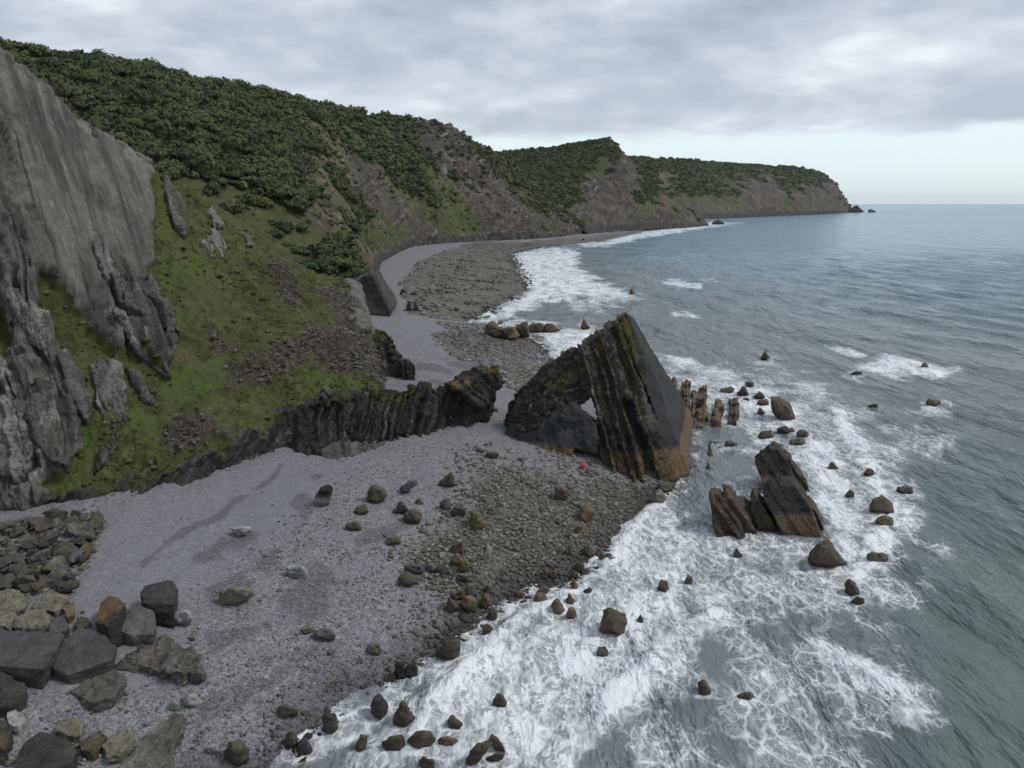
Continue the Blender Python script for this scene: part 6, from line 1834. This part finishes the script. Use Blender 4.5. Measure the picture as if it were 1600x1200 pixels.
# ---- tussocks, heather and low scrub on the near turf
def turf():
    rg = np.random.default_rng(23)
    V, N, R, SC, LU, nr, nc = HEADLAND[:7]
    row = np.repeat(np.arange(nr), nc) / (nr - 1) * 9.0
    uv = np.column_stack(proj(V))
    pr = (1 - R) * (0.35 + 0.65 * ss(fbm(V * 0.15, 3, 95), -0.2, 0.4)) * (1 - 0.6 * SC)
    ok = np.where((row > 0.9) & (row < 6.4) & (rg.random(len(V)) < pr) & (uv[:, 0] > -20))[0]
    k = rg.choice(ok, min(len(ok), 5500), replace=False)
    P = V[k] + rg.normal(size=(len(k), 3)) * [0.15, 0.15, 0.0]
    r = 0.10 + 0.26 * rg.random(len(k)) ** 3 + 0.45 * (rg.random(len(k)) < 0.03)
    tus = []
    for j in range(5):
        V0, F0 = ICO[1]
        q = V0 * (1 + rg.uniform(-0.3, 0.3, (len(V0), 1))) * [1.0, 1.0, 0.42]
        tus.append((q, F0, rg.uniform(0, 0.15, len(V0))))
    P[:, 2] -= 0.3 * r
    Vs, Fs, Ts = [], [], []
    off = 0
    for j in range(5):
        kk = np.arange(j, len(P), 5)
        V0, F0, t0 = tus[j]
        Vs.append((V0[None] * r[kk][:, None, None] + P[kk][:, None, :]).reshape(-1, 3))
        Fs.append((F0[None] + (np.arange(len(kk)) * len(V0))[:, None, None]).reshape(-1, 3) + off)
        off += len(kk) * len(V0)
        Ts.append((t0[None] + rg.random(len(kk))[:, None]).ravel())
    me = make_mesh('grass', np.concatenate(Vs), np.concatenate(Fs), {'tint': np.concatenate(Ts)})
    tag(link('grass', me, M['tuft']), kind='stuff')

def scree():
    rg = np.random.default_rng(29)
    V, N, R, SC, LU, nr, nc = HEADLAND[:7]
    row = np.repeat(np.arange(nr), nc) / (nr - 1) * 9.0
    ok = np.where((row > 0.9) & (row < 5.9) & (rg.random(len(V)) < 0.02 + 0.98 * ss(SC, 0.2, 0.7)) & (R < 0.5))[0]
    k = rg.choice(ok, min(len(ok), 2600), replace=False)
    r = 0.06 + 0.24 * rg.random(len(k)) ** 3
    V0, F0 = ICO[1]
    L = V0[None] * (1 + rg.uniform(-0.3, 0.3, (len(k), len(V0), 1))) * np.stack([r * rg.uniform(0.8, 1.5, len(k)), r, r * 0.7], -1)[:, None, :]
    Vq = (L + (V[k] + N[k] * 0.35 + rg.normal(size=(len(k), 3)) * 0.15)[:, None, :]).reshape(-1, 3)
    Fq = (F0[None] + (np.arange(len(k)) * len(V0))[:, None, None]).reshape(-1, 3)
    m = len(V0)
    me = make_mesh('scree', Vq, Fq, {'tint': np.repeat(0.05 + 0.75 * rg.random(len(k)) ** 1.5, m), 'brown': np.ones(len(Vq)), 'wet': np.zeros(len(Vq))}, smooth=False)
    tag(link('scree', me, M['cobble']), kind='stuff')
scree()

def mat_tuft():
    m, nt, b = new_mat('tussock_grass')
    t = mth(nt, 'FRACT', attr(nt, 'tint'))
    pos = nd(nt, 'ShaderNodeNewGeometry').outputs['Position']
    n = noise(nt, pos, 0.12, 4.0, 0.6)
    f = mth(nt, 'ADD', mth(nt, 'MULTIPLY', t, 0.6), mth(nt, 'MULTIPLY', n, 0.4))
    col = ramp(nt, f, [(0.15, (0.028, 0.036, 0.013)), (0.4, (0.052, 0.060, 0.021)), (0.62, (0.076, 0.083, 0.030)), (0.8, (0.105, 0.090, 0.05))])
    put(nt, b, 'Base Color', col); put(nt, b, 'Roughness', 0.85); put(nt, b, 'Specular IOR Level', 0.2)
    return m
M['tuft'] = mat_tuft()
turf()

# ---- the small red float washed up under the arch
def lathe(prof, n=14):
    V, Fc = [], []
    for z, r in prof:
        for j in range(n):
            V.append((r * math.cos(2 * math.pi * j / n), r * math.sin(2 * math.pi * j / n), z))
    for i in range(len(prof) - 1):
        for j in range(n):
            a, b2 = i * n + j, i * n + (j + 1) % n
            Fc.append((a, b2, b2 + n, a + n))
    return np.array(V), np.array(Fc)
fp = ground_at(911, 733)[0]
fl = tag(empty('fishing_float', fp + [0, 0, 0.02]), 'small faded red float lying upright under the arch', 'float')
link('float_body', make_mesh('float_body', *lathe([(0.12, 0.0), (0.12, 0.2), (0.2, 0.28), (0.45, 0.30), (0.68, 0.27), (0.8, 0.18), (0.86, 0.08), (0.86, 0.0)])), M['red'], fl)
link('float_base', make_mesh('float_base', *lathe([(0.0, 0.0), (0.0, 0.22), (0.06, 0.26), (0.13, 0.24), (0.14, 0.0)])), M['redpale'], fl)
rv, rf = lathe([(0.86, 0.03), (0.92, 0.035), (0.98, 0.03), (0.98, 0.0)], 8)
link('rope_stub', make_mesh('rope_stub', rv, rf), M['rope'], fl)

# ---- thin sea haze over the whole bay
HAZE = 0.000018
def haze():
    lo, hi = (-18000, -160, -5.5), (26000, 23000, 240)
    V = np.array([(x, y, z) for x in (lo[0], hi[0]) for y in (lo[1], hi[1]) for z in (lo[2], hi[2])], float)
    Fc = np.array([(0, 1, 3, 2), (4, 6, 7, 5), (0, 4, 5, 1), (2, 3, 7, 6), (0, 2, 6, 4), (1, 5, 7, 3)])
    m = bpy.data.materials.new('haze')
    m.use_nodes = True
    nt = m.node_tree; nt.nodes.clear()
    out = nd(nt, 'ShaderNodeOutputMaterial')
    v = nd(nt, 'ShaderNodeVolumePrincipled', {'Color': (0.88, 0.95, 1.0, 1.0), 'Density': HAZE, 'Anisotropy': 0.2})
    nt.links.new(v.outputs[0], out.inputs['Volume'])
    tag(link('haze', make_mesh('haze', V, Fc, smooth=False), m), kind='stuff')
haze()
